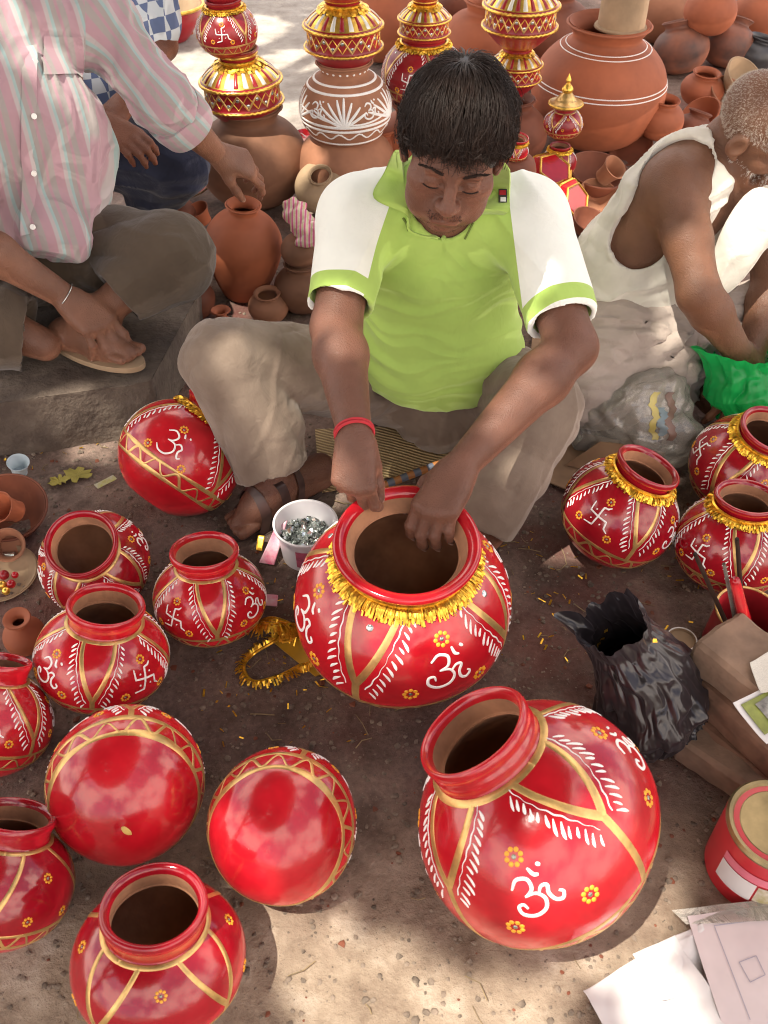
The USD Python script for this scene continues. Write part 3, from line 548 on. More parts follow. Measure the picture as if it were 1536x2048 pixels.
def skin(name, col, red=1.0):
    c = np.array(col)
    M[name] = usdkit.material(stage, "/World/Looks/" + name, {
        "g": ("geometry", {}), "n": ("noise_texture", {"scale": 16.0, "detail": 5.0}), "r": ("rgb_ramp", {"ramp": [(0.3, tuple(c * 0.78)), (0.7, tuple(c * 1.16))]}),
        "f": ("noise_texture", {"scale": 260.0, "detail": 3.0}), "b": ("bump", {"strength": 0.5, "distance": 0.0022}), "v": ("voronoi_texture", {"scale": 420.0}), "bl": ("noise_texture", {"scale": 60.0, "detail": 4.0}), "rr": ("map_range", {"from_min": .3, "from_max": .7, "to_min": .44, "to_max": .64}), "h": ("math", {"math_type": "multiply_add", "value2": .5}), "p": ("principled_bsdf", {"roughness": 0.55, "specular_ior_level": 0.38, "subsurface_weight": 0.10, "subsurface_scale": 0.004})},
        [("g.position", "n.vector"), ("g.position", "f.vector"), ("n.fac", "r.fac"), ("r.color", "p.base_color"), ("g.position", "v.vector"), ("g.position", "bl.vector"), ("bl.fac", "rr.value"), ("rr.result", "p.roughness"), ("v.distance", "h.value1"), ("f.fac", "h.value3"), ("h.value", "b.height"), ("b.normal", "p.normal")], surface="p.BSDF")
def cloth(name, col, var=0.06, weave=900.0, rough=0.9, crease=0.004, cscale=28.0, dirt=None):
    c = np.array(col); nodes = {
        "g": ("geometry", {}), "n": ("noise_texture", {"scale": 9.0, "detail": 6.0, "roughness": 0.62}), "r": ("rgb_ramp", {"ramp": [(0.3, tuple(c * (1 - 2.5 * var)) if dirt is None else dirt), (0.6, tuple(c)), (0.8, tuple(np.minimum(c * (1 + var), 0.9)))]}),
        "f": ("noise_texture", {"scale": weave, "detail": 1.0}), "w": ("noise_texture", {"scale": cscale, "detail": 3.0, "distortion": 0.6}), "h": ("math", {"math_type": "multiply_add", "value2": 0.12}),
        "b": ("bump", {"strength": 0.7, "distance": crease}), "p": ("principled_bsdf", {"roughness": rough, "sheen_weight": 0.15, "specular_ior_level": 0.25})}
    M[name] = usdkit.material(stage, "/World/Looks/" + name, nodes, [("g.position", "n.vector"), ("g.position", "f.vector"), ("g.position", "w.vector"), ("n.fac", "r.fac"), ("r.color", "p.base_color"), ("f.fac", "h.value1"), ("w.fac", "h.value3"), ("h.value", "b.height"), ("b.normal", "p.normal")], surface="p.BSDF")
simple("black_hair", (0.016, 0.0085, 0.006), 0.45, var=0.2, scale=40, specular_ior_level=0.22)
simple("white_hair", (0.55, 0.52, 0.48), 0.6, var=0.1)
simple("nail", (0.27, 0.155, 0.115), 0.35, var=0.05)

def end_cut(S, e, a, r=.10, L=.14, inner=None):
    """Cuts a sleeve or trouser leg off flat at e (a points out of it) and hollows its end to the radius inner."""
    S.add(SDF().rc(e + a * .03, e + a * L, r, r).cut(e, -unit(a), .001), 0, "s", .002)
    if inner: S.add(SDF().rc(e - a * .05, e + a * .03, inner * .92, inner), 0, "s", .003)

def pleat(v, f, origin, axis, amp, k, r1, seed):
    """Creases that fan out from an origin (behind a knee, at the crotch, under an arm)."""
    n = normals(v, f); w = v - np.asarray(origin, float); F = frame(axis); ang = np.arctan2(w @ F[:, 1], w @ F[:, 0]); r = np.linalg.norm(w, axis=1); rho = np.hypot(w @ F[:, 0], w @ F[:, 1])
    ph = k * ang + 5 * (meshkit.fbm(v * 5, 2, seed) - .5); h = np.abs(np.sin(ph / 2)) ** .8 - .62
    env = np.clip((rho - .045) / .075, 0, 1) ** 1.3 * np.exp(-(r / r1) ** 2) * (.35 + 1.3 * np.clip(meshkit.fbm(v * 8, 2, seed + 4) * 2 - .6, 0, 1))
    return v + n * (amp * h * env)[:, None]
def facets(v, f, amp, seed, waves=7, lo=8, hi=26, vert=1.0):
    """Crumpled film: triangle waves in several directions, so that flat facets meet in sharp creases."""
    rs = np.random.default_rng(seed); n = normals(v, f); wp = v + (np.stack([meshkit.fbm(v * 7, 2, seed + j) for j in range(3)], 1) - .5) * .11; d = np.zeros(len(v))
    for j in range(waves):
        k = unit(rs.normal(size=3) * [1, 1, vert]) * rs.uniform(lo, hi); x = wp @ k + rs.random(); d += (np.abs(2 * (x - np.floor(x)) - 1) - .5) * (lo * 1.6 / np.linalg.norm(k)) * (.4 + 1.2 * meshkit.fbm(v * 6, 2, seed + 20 + j))
    return v + n * (amp * d)[:, None]
def short_hairs(path, mv, mf, sel, num, ln, w, mat, down, rs, origin, spread=.25, out=.7):
    k = rs.choice(sel, num); n = normals(mv, mf); a = mv[k] + rs.normal(size=(num, 3)) * .0012; dr = n[k] * out + down * .6 + rs.normal(size=(num, 3)) * spread; L = ln * rs.uniform(.6, 1.2, (num, 1))
    strands(path, np.stack([a, a + dr * L * .5, a + dr * L], 1) - origin, w, w * .5, mat)

def nails(t, tips):
    ico = trimesh.creation.icosphere(2, 1.0)
    for p, d, r, b in tips:
        b = unit(b - d * (b @ d)); c = p + d * r * .10 + b * r * .60; Fm = np.stack([np.cross(d, b), d, b], 1); t.mesh("fingernail", (c + (np.asarray(ico.vertices) * [r * .62, r * .72, r * .20]) @ Fm.T, ico.faces), "nail", True)

# ------------------------------------------------------------------ the man in the green polo shirt
skin("skin_brown", (0.125, 0.054, 0.034))
cloth("green_cloth", (0.35, 0.51, 0.115), 0.05, crease=0.003)
cloth("white_cloth", (0.74, 0.77, 0.72), 0.03, crease=0.003)
cloth("khaki_cloth", (0.195, 0.150, 0.115), 0.10, crease=0.005, dirt=(0.135, 0.098, 0.074))
simple("placket_shadow", (0.12, 0.17, 0.03), 0.9)  # darker green painted in for the shade beside the placket
simple("red_thread", (0.42, 0.02, 0.03), 0.8)
simple("sandal_strap", (0.055, 0.028, 0.024), 0.45, var=0.25, scale=30)
simple("sandal_sole", (0.055, 0.035, 0.03), 0.8)
def fingernails(t, tips, mat="nail"):
    pass
def green_man():
    t = T("person", "man in lime green polo with white sleeves seated cross-legged, trimming the pot", "person", (0.13, 1.80, 0.0))
    shR, shL = atd(712, 428, 1.79), atd(1058, 432, 1.78); elR, elL = atd(672, 655, 1.72), atd(1143, 695, 1.68); wrR, wrL = atd(708, 862, 1.575), atd(928, 925, 1.60)
    pel, bel, che, nek = np.array([.13, 1.85, .12]), np.array([.117, 1.725, .265]), np.array([.110, 1.735, .47]), np.array([.112, 1.675, .645])
    hd = atd(908, 294, 1.500)
    fwd = unit([-.08, -.92, -.30]); up0 = np.array([.12, -.30, 1.0]); rt = unit(np.cross(fwd, up0)); Rh = np.stack([rt, fwd, np.cross(rt, fwd)], 1)
    def torso(S, g):
        S.el(bel, np.array([.168, .135, .145]) + g, None, .05); S.el(che + [0, .0, 0], np.array([.160, .112, .17]) + g, None, .08)
        S.rc(shR + [.02, 0, -.01], nek + [-.03, .03, -.04], .060 + g, .055 + g, .05); S.rc(shL + [-.02, 0, -.01], nek + [.03, .03, -.04], .060 + g, .055 + g, .05)
        S.rc(shR, shL, .050 + g, .050 + g, .05)
        return S
    B = SDF(); torso(B, -.012); B.el(pel, (.17, .13, .10), None, .05)
    B.rc(nek + [0, .02, -.05], hd + Rh @ [0, -.03, -.06], .064, .056, .03); head(B, hd, Rh)
    for sh, el, wr in ((shR, elR, wrR), (shL, elL, wrL)):
        B.rc(sh, sh + (el - sh) * .45, .056, .050, .03); B.rc(sh + (el - sh) * .45, el, .050, .043, .02)
        m = el + (wr - el) * .28; B.rc(el, m, .043, .046, .02); B.rc(m, wr, .046, .0285, .02)
    # right hand: pinching a mirror chip between finger and thumb
    tR = hand(B, wrR + unit(wrR - elR) * .012, [-.02, -.60, -.62], [-.20, -.55, .80], [1, .05, .1], [(.75, .80, .30), (1.0, 1.0, .5), (1.15, 1.1, .5), (1.2, 1.1, .5)], .7, (.36, .30, .10), .93)
    # left hand: gripping the rim of the pot
    tL = hand(B, wrL + unit(wrL - elL) * .010, [-.42, -.62, -.42], [-.22, -.45, .86], [-1, -.1, 0], [(.70, .65, .3), (.75, .60, .3), (.75, .6, .3), (.7, .6, .3)], .7, (.75, .5, .3))
    hipR, hipL = np.array([.035, 1.81, .13]), np.array([.235, 1.80, .13]); knR, knL = atz(447, 722, .345), atz(1085, 815, .275); anR, anL = atz(550, 975, .085), atz(962, 1050, .07)
    for hp, kn, an in ((hipR, knR, anR), (hipL, knL, anL)): B.chain([hp, kn, an], [.075, .055, .038], .03)
    # feet
    toeR = atz(482, 1045, .03); heelR = atz(640, 950, .035); B.rc(anR, heelR + [0, 0, .02], .036, .033, .02); B.rc(heelR, anR * .5 + toeR * .5, .033, .034, .02); B.rc(anR * .6 + toeR * .4, toeR, .034, .022, .02)
    d = unit(toeR - heelR); sd = np.cross(d, UP)
    for k in range(5): B.rc(toeR + sd * (k - 2) * .014 - d * .02, toeR + sd * (k - 2) * .015 + d * (.022 - .004 * abs(k - 1)), .011, .009 if k else .012, .004)
    toeL = anL + np.array([-.10, -.06, -.035]); B.rc(anL, anL + [.02, .02, -.03], .036, .034, .02); B.rc(anL + [.01, 0, -.03], toeL, .034, .024, .02)
    bm = B.mesh(0.0030); bv = relax(*bm, 1); t.mesh("body", (bv, bm[1]), "skin_brown", True); nails(t, tR + tL)
    # shirt: one surface, cut into the green body, the white raglan sleeves and their green cuffs
    S = torso(SDF(), .008); ends = []
    for sh, el, s in ((shR, elR, -1), (shL, elL, 1)):
        e = sh + (el - sh) * .80; S.rc(sh, e, .066, .061, .035); S.cut(e, el - sh, .003) if 0 else None; ends.append((e, unit(el - sh)))
    N = SDF().rc(nek + [0, .05, -.10], hd + Rh @ [0, -.03, -.02], .062, .075); vb = atd(878, 472, 1.60)
    S.add(N, 0, "s", .006); S.rc(atd(879, 470, 1.50), atd(905, 360, 1.60), .010, .070, .008, "s"); S.rc(atd(879, 470, 1.50), atd(881, 466, 1.72), .010, .012, .008, "s"); S.rc(atd(905, 345, 1.50), atd(905, 345, 1.72), .072, .076, .008, "s")
    S.cut(np.array([.12, 1.62, .200]), [0, .22, -1])
    for (e, a), sh in zip(ends, (shR, shL)):
        end_cut(S, e, a, .10, .12, .0555)
    sm = S.mesh(0.0036); v, f = relax(*sm, 1), sm[1]
    n = normals(v, f); bz = np.clip((.52 - v[:, 2]) / .1, 0, 1) * np.clip((v[:, 2] - .215) / .04, 0, 1)
    warp = meshkit.fbm(v * 7, 2, 3) * .10
    v = v + n * (.0075 * bz * (ridge(np.stack([v[:, 0] * 3.2, v[:, 1] * 3, (v[:, 2] + warp + .25 * (v[:, 0] - .1) ** 2) * 26], -1), 5) - .3))[:, None]
    side = np.where(v[:, 0] < .11, -1, 1); dg = np.stack([v[:, 0] * 14 * 1.0 + v[:, 2] * 12 * side, v[:, 1] * 4, v[:, 2] * 3], -1)
    v = v + n * (.0065 * (1 - bz) * (ridge(dg, 8) - .3))[:, None]
    cuts = []
    m = (v, f)
    for s, (px0, py0), (px1, py1) in ((-1, (806, 318), (742, 540)), (1, (1008, 318), (1036, 545))):
        a, b = atd(px0, py0, 1.72), atd(px1, py1, 1.70); nn = np.cross(b - a, [0.10 * s, .95, -.25]); nn = nn * np.sign(nn[0]) * s
        sl, m = split(m, a, nn); cuts.append(sl)
    t.mesh("shirt_body", m, "green_cloth", True)
    for (e, a), sl in zip(ends, cuts):
        cu, wh = split(sl, e - a * .034, a); p = t.mesh("sleeve", wh, "white_cloth", True); c1, c2 = split(cu, e - a * .0022, a); t.mesh("cuff", c2, "green_cloth", True, parent=p); t.mesh("cuff_piping", c1, "white_cloth", True, parent=p)
    shirt = trimesh.Trimesh(*vf(join([m] + cuts)), process=False)
    # collar: two flaps folded over, laid on the shirt, joined behind the neck
    nk = tube([nek - (hd - nek) * .3, nek + (hd + Rh @ [0, -.03, -.06] - nek) * .5, hd + Rh @ [0, -.03, -.03]], [.068, .066, .064], 32)
    both = trimesh.Trimesh(*vf(join([shirt, nk])), process=False)
    def onto(px, py, lift, dflt):
        hit, _, ti = both.ray.intersects_location(CAM[None], unit(ray(px, py))[None], multiple_hits=False); r = unit(ray(px, py))
        return (hit[0] - r * lift) if len(hit) else atd(px, py, dflt)
    back = [(nek + np.array([-.068, .035, .035]), nek + np.array([-.088, .045, -.012])), (nek + np.array([-.035, .080, .045]), nek + np.array([-.045, .110, .0])), (nek + np.array([.035, .080, .045]), nek + np.array([.045, .110, .0])), (nek + np.array([.068, .035, .035]), nek + np.array([.090, .045, -.012]))]
    Lf = [((880, 476), (876, 479), .006), ((846, 450), (822, 462), .008), ((817, 424), (812, 430), .012), ((813, 400), (747, 395), .014), ((806, 350), (768, 345), .016), ((805, 306), (792, 300), .016)]
    Rt_ = [((993, 318), (1016, 332), .016), ((972, 380), (1018, 385), .016), ((940, 422), (1012, 428), .014), ((898, 452), (940, 442), .010), ((881, 477), (888, 480), .006)]
    st = [(onto(*a, l, 1.6), onto(*b, l, 1.62)) for a, b, l in Lf] + back + [(onto(*a, l, 1.6), onto(*b, l, 1.62)) for a, b, l in Rt_]
    k = 81; I, O = spline([x[0] for x in st], k), spline([x[1] for x in st], k); w = np.linspace(0, 1, 8)[None, :, None]
    q = (I[:, None] * (1 - w) + O[:, None] * w + (np.sin(w * np.pi) * .006) * (unit(CAM - nek) + UP) * .5).reshape(-1, 3); fq = vf((q, grid_faces(k, 8)))[1]; nq = normals(q, fq)
    if (nq @ (CAM - nek)).sum() < 0: fq = fq[:, ::-1]; nq = -nq
    q2 = q - nq * .004; idx = np.arange(k * 8).reshape(k, 8); rim = np.concatenate([idx[:, 0], idx[-1, 1:], idx[-2::-1, -1], idx[0, -2:0:-1]]); r2 = np.roll(rim, -1); off = len(q)
    cpth = t.mesh("collar", (np.vstack([q, q2]), np.vstack([fq, fq[:, ::-1] + off, np.stack([rim, r2, rim + off], 1), np.stack([r2, r2 + off, rim + off], 1)])), "green_cloth", 60)
    cm_ = trimesh.Trimesh(q, fq, process=False)
    def patch(x0, y0, x1, y1, lift):
        g = []
        for y in np.linspace(y0, y1, 4):
            for x in np.linspace(x0, x1, 4):
                hit, _, ti = cm_.ray.intersects_location(CAM[None], unit(ray(x, y))[None], multiple_hits=False); g.append(hit[0] - unit(ray(x, y)) * lift if len(hit) else atd(x, y, 1.6))
        return np.array(g), grid_faces(4, 4)
    bp = t.mesh("badge", patch(997, 378, 1014, 405, .002), "black_clay", True, parent=cpth); t.mesh("badge_red", patch(999, 380, 1012, 390, .004), "red_thread", True, parent=cpth); t.mesh("badge_white", patch(1001, 394, 1012, 403, .004), "white_cloth", True, parent=cpth)
    # placket folds below the collar: their shade drawn as thin dark green tubes
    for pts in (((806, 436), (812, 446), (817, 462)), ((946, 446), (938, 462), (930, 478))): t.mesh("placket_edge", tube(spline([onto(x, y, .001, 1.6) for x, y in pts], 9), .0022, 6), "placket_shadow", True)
    # trousers
    L = SDF(); L.el(pel + [0, 0, -.005], (.19, .15, .115), None, .05)
    L.rc(hipR, knR, .105, .080, .05); L.rc(hipL, knL, .105, .078, .05); L.rc(pel + [0, -.12, -.03], pel + [0, -.02, .02], .09, .12, .05)
    L.chain([knR, knR * .45 + anR * .55 + np.array([.015, .01, 0]), anR + unit(anR - knR) * .02], [.080, .084, .074], .010); L.chain([knL, knL * .45 + anL * .55, anL + unit(anL - knL) * .01], [.078, .078, .066], .010)
    for kn, an in ((knR, anR), (knL, anL)):
        end_cut(L, an - unit(an - kn) * (.045 if kn is knR else 0), unit(an - kn), .11, .20, .060)
    lm = L.mesh(0.0045); v, f = relax(*lm, 1), lm[1]; v = pleat(v, f, hipR * .2 + knR * .45 + anR * .35, knR - anR + [0, -.2, .1], .013, 11, .26, 21); v = pleat(v, f, hipL * .2 + knL * .45 + anL * .35, [.3, -.6, .6], .012, 11, .26, 22); v = pleat(v, f, pel + [0, -.20, .06], [0, -1, .6], .012, 15, .30, 23); v = pleat(v, f, anR, knR - anR, .006, 9, .16, 26); v = fold(v, f, .004, 4.0, 24, [.3, .5, .8], 15); v[:, 2] = np.maximum(v[:, 2], .008)
    t.mesh("trousers", (v, f), "khaki_cloth", True)
    # hair: a dark cap under thousands of strands that run outwards from the crown
    hc = hd + Rh @ np.array([0, -.014, .033]); rad = np.array([.0735, .0955, .0880])
    C = SDF().el(hc, rad + .004, Rh); C.cut(hd + Rh @ [0, .075, .046], Rh @ [0, .80, -.60]); C.cut(hd + Rh @ [0, .0, -.030], Rh @ [0, .25, -1]); cm = C.mesh(.005); hp = t.mesh("hair", cm, "black_hair", True)
    rs = np.random.default_rng(4); wh = unit([.10, -.35, 1.0]); n = 9500; d = rs.normal(size=(n * 2, 3)); d /= np.linalg.norm(d, axis=1, keepdims=True)
    d = d[(d[:, 2] > -.45) & ~((d[:, 1] > .55) & (d[:, 2] < .42)) & ~((d[:, 2] < .0) & (d[:, 1] > .25))][:n]; n = len(d); clump = meshkit.fbm(d * 5, 2, 8)
    tt = np.linspace(0, 1, 8); flow = d - wh * (d @ wh)[:, None]; flow += np.array([.10, .35, 0]) * (d[:, 1:2] > 0); flow /= np.linalg.norm(flow, axis=1, keepdims=True) + 1e-9
    jit = rs.normal(size=(n, 3)) * .17 + (np.stack([meshkit.fbm(d * 4, 2, 31 + j) for j in range(3)], 1) - .5) * 1.1
    P = []; rz_ = rs.random(n); fly_ = (rs.random((n, 1)) < .05) * rs.uniform(.002, .009, (n, 1)); cur = d.copy(); ln = .5 + .45 * rs.random(n)
    for j, x in enumerate(tt):
        step = flow + jit * (0.3 + .6 * x); step -= cur * (step * cur).sum(1)[:, None]; step /= np.linalg.norm(step, axis=1, keepdims=True) + 1e-9
        if j: cur = cur + step * (ln / 7)[:, None]; cur[:, 2] = np.where(cur[:, 1] > .45, np.maximum(cur[:, 2], -.06 + .46 * rz_), cur[:, 2]); cur /= np.linalg.norm(cur, axis=1, keepdims=True)
        lift = .002 + (.002 + .018 * clump)[:, None] * math.sin(min(x * 2.2, 1.57)) * np.ones((n, 1)) + .004 * rs.random((n, 1)) * x + fly_ * x
        P.append(hc + (cur * (rad + lift)) @ Rh.T)
    P = np.stack(P, 1) - t.loc; strands(hp + "/strands", P, .0011, .0005, "black_hair")
    # brows, lashes, moustache shadow
    for s in (-1, 1):
        e = []
        for j in range(60):
            x = rs.random(); a = np.array([s * (.014 + .036 * x), .0935 - .010 * x * x, .0225 + .007 * math.sin(x * 2.4) + .004 * (rs.random() - .5)]); b = a + np.array([s * .008, .001, .0015]); a = a * .955; b = b * .955; e.append([hd + Rh @ a, hd + Rh @ ((a + b) / 2 + [0, .001, 0]), hd + Rh @ b])
        strands(numbered(t.path + "/eyebrow"), np.array(e) - t.loc, .0016, .0007, "black_hair")
        x = np.linspace(0, 1, 9); lash = np.stack([s * (.018 + .027 * x), .0925 - .004 * (2 * x - 1) ** 2 - .003 * x, -.0075 - .0015 * np.sin(x * 3.14)], 1)
        t.mesh("eyelash", tube(hd + lash @ Rh.T * .955, .0011, 6), "black_hair", True)
    hm = SDF(); head(hm, hd, Rh); hv, hf = hm.mesh(.004); lc = (hv - hd) @ Rh; dn = Rh @ np.array([0, .15, -1.0])
    short_hairs(t.path + "/moustache", hv, hf, np.where((np.abs(lc[:, 0]) < .027) & (lc[:, 2] > -.0575 - .15 * np.abs(lc[:, 0])) & (lc[:, 2] < -.0475) & (lc[:, 1] > .075) & (np.abs(lc[:, 0]) > .002))[0], 230, .0034, .0006, "black_hair", dn, rs, t.loc, .12, .25)
    short_hairs(t.path + "/beard_stubble", hv, hf, np.where((np.abs(lc[:, 0]) < .050) & (lc[:, 2] < -.080) & (lc[:, 1] > .03))[0], 700, .0016, .0005, "black_hair", dn, rs, t.loc, .2, .3)
    d = unit(toeR - heelR)
    # wrist thread, sandal
    a = unit(wrR - elR); Fw = frame(a); w0 = wrR + a * .004; ph = np.linspace(0, 2 * np.pi, 33); t.mesh("wrist_thread", join([tube(w0 + a * o + .0315 * (np.cos(ph)[:, None] * Fw[:, 0] + np.sin(ph)[:, None] * Fw[:, 1]), .0028, 6, False) for o in (-.003, .003)]), "red_thread", True)
    mid = (toeR + heelR) / 2; sole = [heelR - d * .03 + sd * .0]; th = np.linspace(0, 2 * np.pi, 40, endpoint=False); Ls = np.linalg.norm(toeR - heelR) / 2 + .035
    outl = np.stack([Ls * np.cos(th), (.040 + .010 * np.cos(th)) * np.sin(th) * (1 - .25 * np.exp(-((np.cos(th) + .15) / .3) ** 2))], 1)
    base = np.array([mid * [1, 1, 0] + d * [1, 1, 0] * a_ + sd * b_ * kk + [0, 0, zz] for zz, kk in ((.002, .96), (.010, 1.0), (.016, .96)) for a_, b_ in outl]); base = np.vstack([base, base[80:].mean(0)]); i = np.arange(40)
    sp = t.mesh("sandal", (base, np.vstack([vf((base, grid_faces(3, 40, True)))[1], np.stack([80 + i, 80 + (i + 1) % 40, np.full(40, 120)], 1)])), "sandal_sole", 30)
    body = trimesh.Trimesh(bv, bm[1], process=False)
    for f0, w in ((.15, .024), (.38, .02), (.58, .022)):
        o = toeR + (heelR - toeR) * f0; r = []
        for a_ in np.linspace(-.15, np.pi + .15, 17):
            q = o + (sd * math.cos(a_) * .055 + UP * math.sin(a_) * .075); r.append(q)
        r = np.array(r); cp, ds, ti = trimesh.proximity.closest_point(body, r); r = cp + body.face_normals[ti] * .004; r[0, 2] = r[-1, 2] = .008
        rr = np.stack([r - d * w / 2, r + d * w / 2], 1); cp, ds, ti = trimesh.proximity.closest_point(body, rr.reshape(-1, 3)); q = cp + body.face_normals[ti] * .0045; q[[0, 1, -2, -1]] = rr.reshape(-1, 3)[[0, 1, -2, -1]]
        t.mesh("sandal_strap", (q, grid_faces(17, 2)), "sandal_strap", True, parent=sp)
    # the small badge on the collar
    return t, tR, tL
gm, gmR, gmL = green_man()

# ------------------------------------------------------------------ the man in the striped shirt at the left, and the one behind him
SLAB_H = 0.16
def striped(name, bands, period, base):
    """Vertical woven stripes read from the cloth's own st coordinate (metres across the cloth)."""
    ramp = sorted(bands)
    M[name] = usdkit.material(stage, "/World/Looks/" + name, {
        "uv": ("uvmap", {"attribute": "st"}), "s": ("separate_xyz", {}), "m": ("math", {"math_type": "multiply", "value2": 1.0 / period}), "fr": ("math", {"math_type": "fraction"}),
        "r": ("rgb_ramp", {"ramp": ramp}), "g": ("geometry", {}), "w": ("noise_texture", {"scale": 26.0, "detail": 3.0, "distortion": 0.6}), "b": ("bump", {"strength": 0.7, "distance": 0.004}),
        "p": ("principled_bsdf", {"roughness": 0.9, "sheen_weight": 0.15, "specular_ior_level": 0.25})},
        [("uv.UV", "s.vector"), ("s.x", "m.value1"), ("m.value", "fr.value1"), ("fr.value", "r.fac"), ("r.color", "p.base_color"), ("g.position", "w.vector"), ("w.fac", "b.height"), ("b.normal", "p.normal")], surface="p.BSDF")
PK, GY, AQ, LG = (.34, .215, .245), (.28, .25, .24), (.26, .35, .345), (.36, .32, .32)
striped("striped_cloth", [(0, GY), (.06, GY), (.10, PK), (.36, PK), (.40, LG), (.50, LG), (.53, AQ), (.60, AQ), (.63, GY), (.76, GY), (.79, PK), (.86, PK), (.90, GY), (1, GY)], 0.062, GY)
cloth("dark_olive_cloth", (0.080, 0.058, 0.040), 0.10, crease=0.006)
cloth("denim_cloth", (0.018, 0.022, 0.045), 0.15, crease=0.006)
M["checked_cloth"] = usdkit.material(stage, "/World/Looks/checked_cloth", {"g": ("geometry", {}), "k": ("checker_texture", {"color1": (0.50, 0.56, 0.60), "color2": (0.10, 0.14, 0.26), "scale": 26.0}), "p": ("principled_bsdf", {"roughness": 0.9})}, [("g.position", "k.vector"), ("k.color", "p.base_color")], surface="p.BSDF")
skin("skin_tan", (0.165, 0.075, 0.045)); skin("skin_dark", (0.14, 0.055, 0.032))
def simple_hair(t, hd, Rh, mat, n=1800, L=.22, seed=1):
    hc = hd + Rh @ np.array([0, -.014, .036]); rad = np.array([.080, .102, .094]); C = SDF().el(hc, rad + .004, Rh); C.cut(hd + Rh @ [0, .075, .045], Rh @ [0, .8, -.6]); C.cut(hd + Rh @ [0, 0, -.03], Rh @ [0, .25, -1]); t.mesh("hair", C.mesh(.007), mat, True)
def striped_man():
    t = T("person", "man in pink and grey striped shirt at the left edge, holding the tall jar", "person", atz(60, 520, 0) * [1, 1, 0])
    pel, che, nek = atd(48, 505, 2.30), atd(62, 262, 2.09), atd(62, 30, 2.06)
    shL, shR = atd(205, 48, 2.12), atd(-92, 90, 2.00); elL, elR = atd(322, 200, 2.14), atd(-70, 470, 1.98); wrL, wrR = atd(432, 306, 2.36), atd(128, 592, 2.10)
    hd = atd(45, -135, 1.98); fwd = unit([.25, -.80, -.5]); rt = unit(np.cross(fwd, [0, -.2, 1])); Rh = np.stack([rt, fwd, np.cross(rt, fwd)], 1)
    lat = unit(shL - shR); tor = unit(nek - pel)
    def torso(S, g):
        Rt = np.stack([lat, np.cross(tor, lat), tor], 1)
        S.el(pel * .62 + nek * .38, np.array([.155, .115, .17]) + g, Rt, .05); S.el(che, np.array([.165, .115, .17]) + g, Rt, .07); S.el(pel * .9 + nek * .1, np.array([.165, .13, .13]) + g, Rt, .05)
        S.rc(shL, shR, .058 + g, .058 + g, .05); S.rc(shL * .8 + shR * .2, nek, .058 + g, .055 + g, .05); S.rc(shR * .8 + shL * .2, nek, .058 + g, .055 + g, .05); return S
    B = torso(SDF(), -.012); B.el(pel, (.16, .13, .10), None, .05); B.rc(nek, hd + Rh @ [0, -.02, -.06], .062, .056, .03); head(B, hd, Rh)
    for sh, el, wr in ((shL, elL, wrL), (shR, elR, wrR)):
        B.rc(sh, el, .052, .041, .03); m = el + (wr - el) * .3; B.rc(el, m, .041, .043, .02); B.rc(m, wr, .043, .028, .02)
    tps = hand(B, wrL + unit(wrL - elL) * .006, [.62, .35, -.42], [-.05, -.55, .85], [.2, -1, -.3], [(.35, .5, .4), (.5, .6, .4), (.6, .7, .4), (.7, .7, .4)], 1.0, (.75, .3, .2), 1.02)
    tps += hand(B, wrR + unit(wrR - elR) * .006, [.62, -.30, -.52], [.35, -.35, .88], [.4, .9, .1], [(.35, .5, .3), (.45, .55, .3), (.5, .6, .3), (.55, .6, .3)], 1.1, (.6, .3, .2), 1.05)
    hL, hR = pel + lat * .09, pel - lat * .09; knL, knR = atz(338, 515, SLAB_H + .17), atz(-10, 650, SLAB_H + .10); anL, anR = atz(165, 652, SLAB_H + .07), atz(330, 690, .0) * 0 + atz(90, 690, SLAB_H + .05)
    for a, b, c in ((hL, knL, anL), (hR, knR, anR)): B.chain([a, b, c], [.07, .05, .036], .03)
    toe = atz(252, 706, SLAB_H + .035); heel = atz(130, 668, SLAB_H + .04); B.rc(anL, heel, .036, .034, .02); B.rc(heel, toe * .55 + heel * .45, .034, .033, .02); B.rc(toe * .55 + heel * .45, toe, .033, .022, .02)
    d = unit(toe - heel); sd = np.cross(d, UP)
    for k in range(5): B.rc(toe + sd * (k - 2) * .014 - d * .02, toe + sd * (k - 2) * .015 + d * (.022 - .004 * abs(k - 1)), .011, .009 if k else .012, .004)
    bm = B.mesh(.0034); t.mesh("body", (relax(*bm, 1), bm[1]), "skin_tan", True); nails(t, tps); simple_hair(t, hd, Rh, "black_hair")
    # flip-flop under the foot
    th = np.linspace(0, 2 * np.pi, 36, endpoint=False); mid = (toe + heel) / 2; out = [mid * [1, 1, 0] + d * [1, 1, 0] * .125 * math.cos(a) + sd * (.046 + .008 * math.cos(a)) * math.sin(a) * kk + [0, 0, SLAB_H + z] for z, kk in ((.004, .96), (.012, 1), (.017, .96)) for a in th]
    out = np.vstack([np.array(out), np.mean(out[72:], 0)]); i = np.arange(36); t.mesh("flip_flop", (out, np.vstack([vf((out, grid_faces(3, 36, True)))[1], np.stack([72 + i, 72 + (i + 1) % 36, np.full(36, 108)], 1)])), "clay_grey", 30)
    # shirt
    S = torso(SDF(), .010); cuffE = elL + (wrL - elL) * .42
    S.rc(shL, elL, .070, .066, .035); S.rc(elL, cuffE, .066, .060, .02); cuffR = shR + (elR - shR) * .75; S.rc(shR, cuffR, .072, .066, .035)
    N = SDF().rc(nek - (hd - nek) * .25, hd, .062, .080); S.add(N, 0, "s", .006)
    hem = pel + np.array([0, 0, -.03]); S.rc(pel * .75 + nek * .25 + lat * .05 - np.array([0, .05, 0]), atd(105, 470, 2.12), .12, .085, .06)
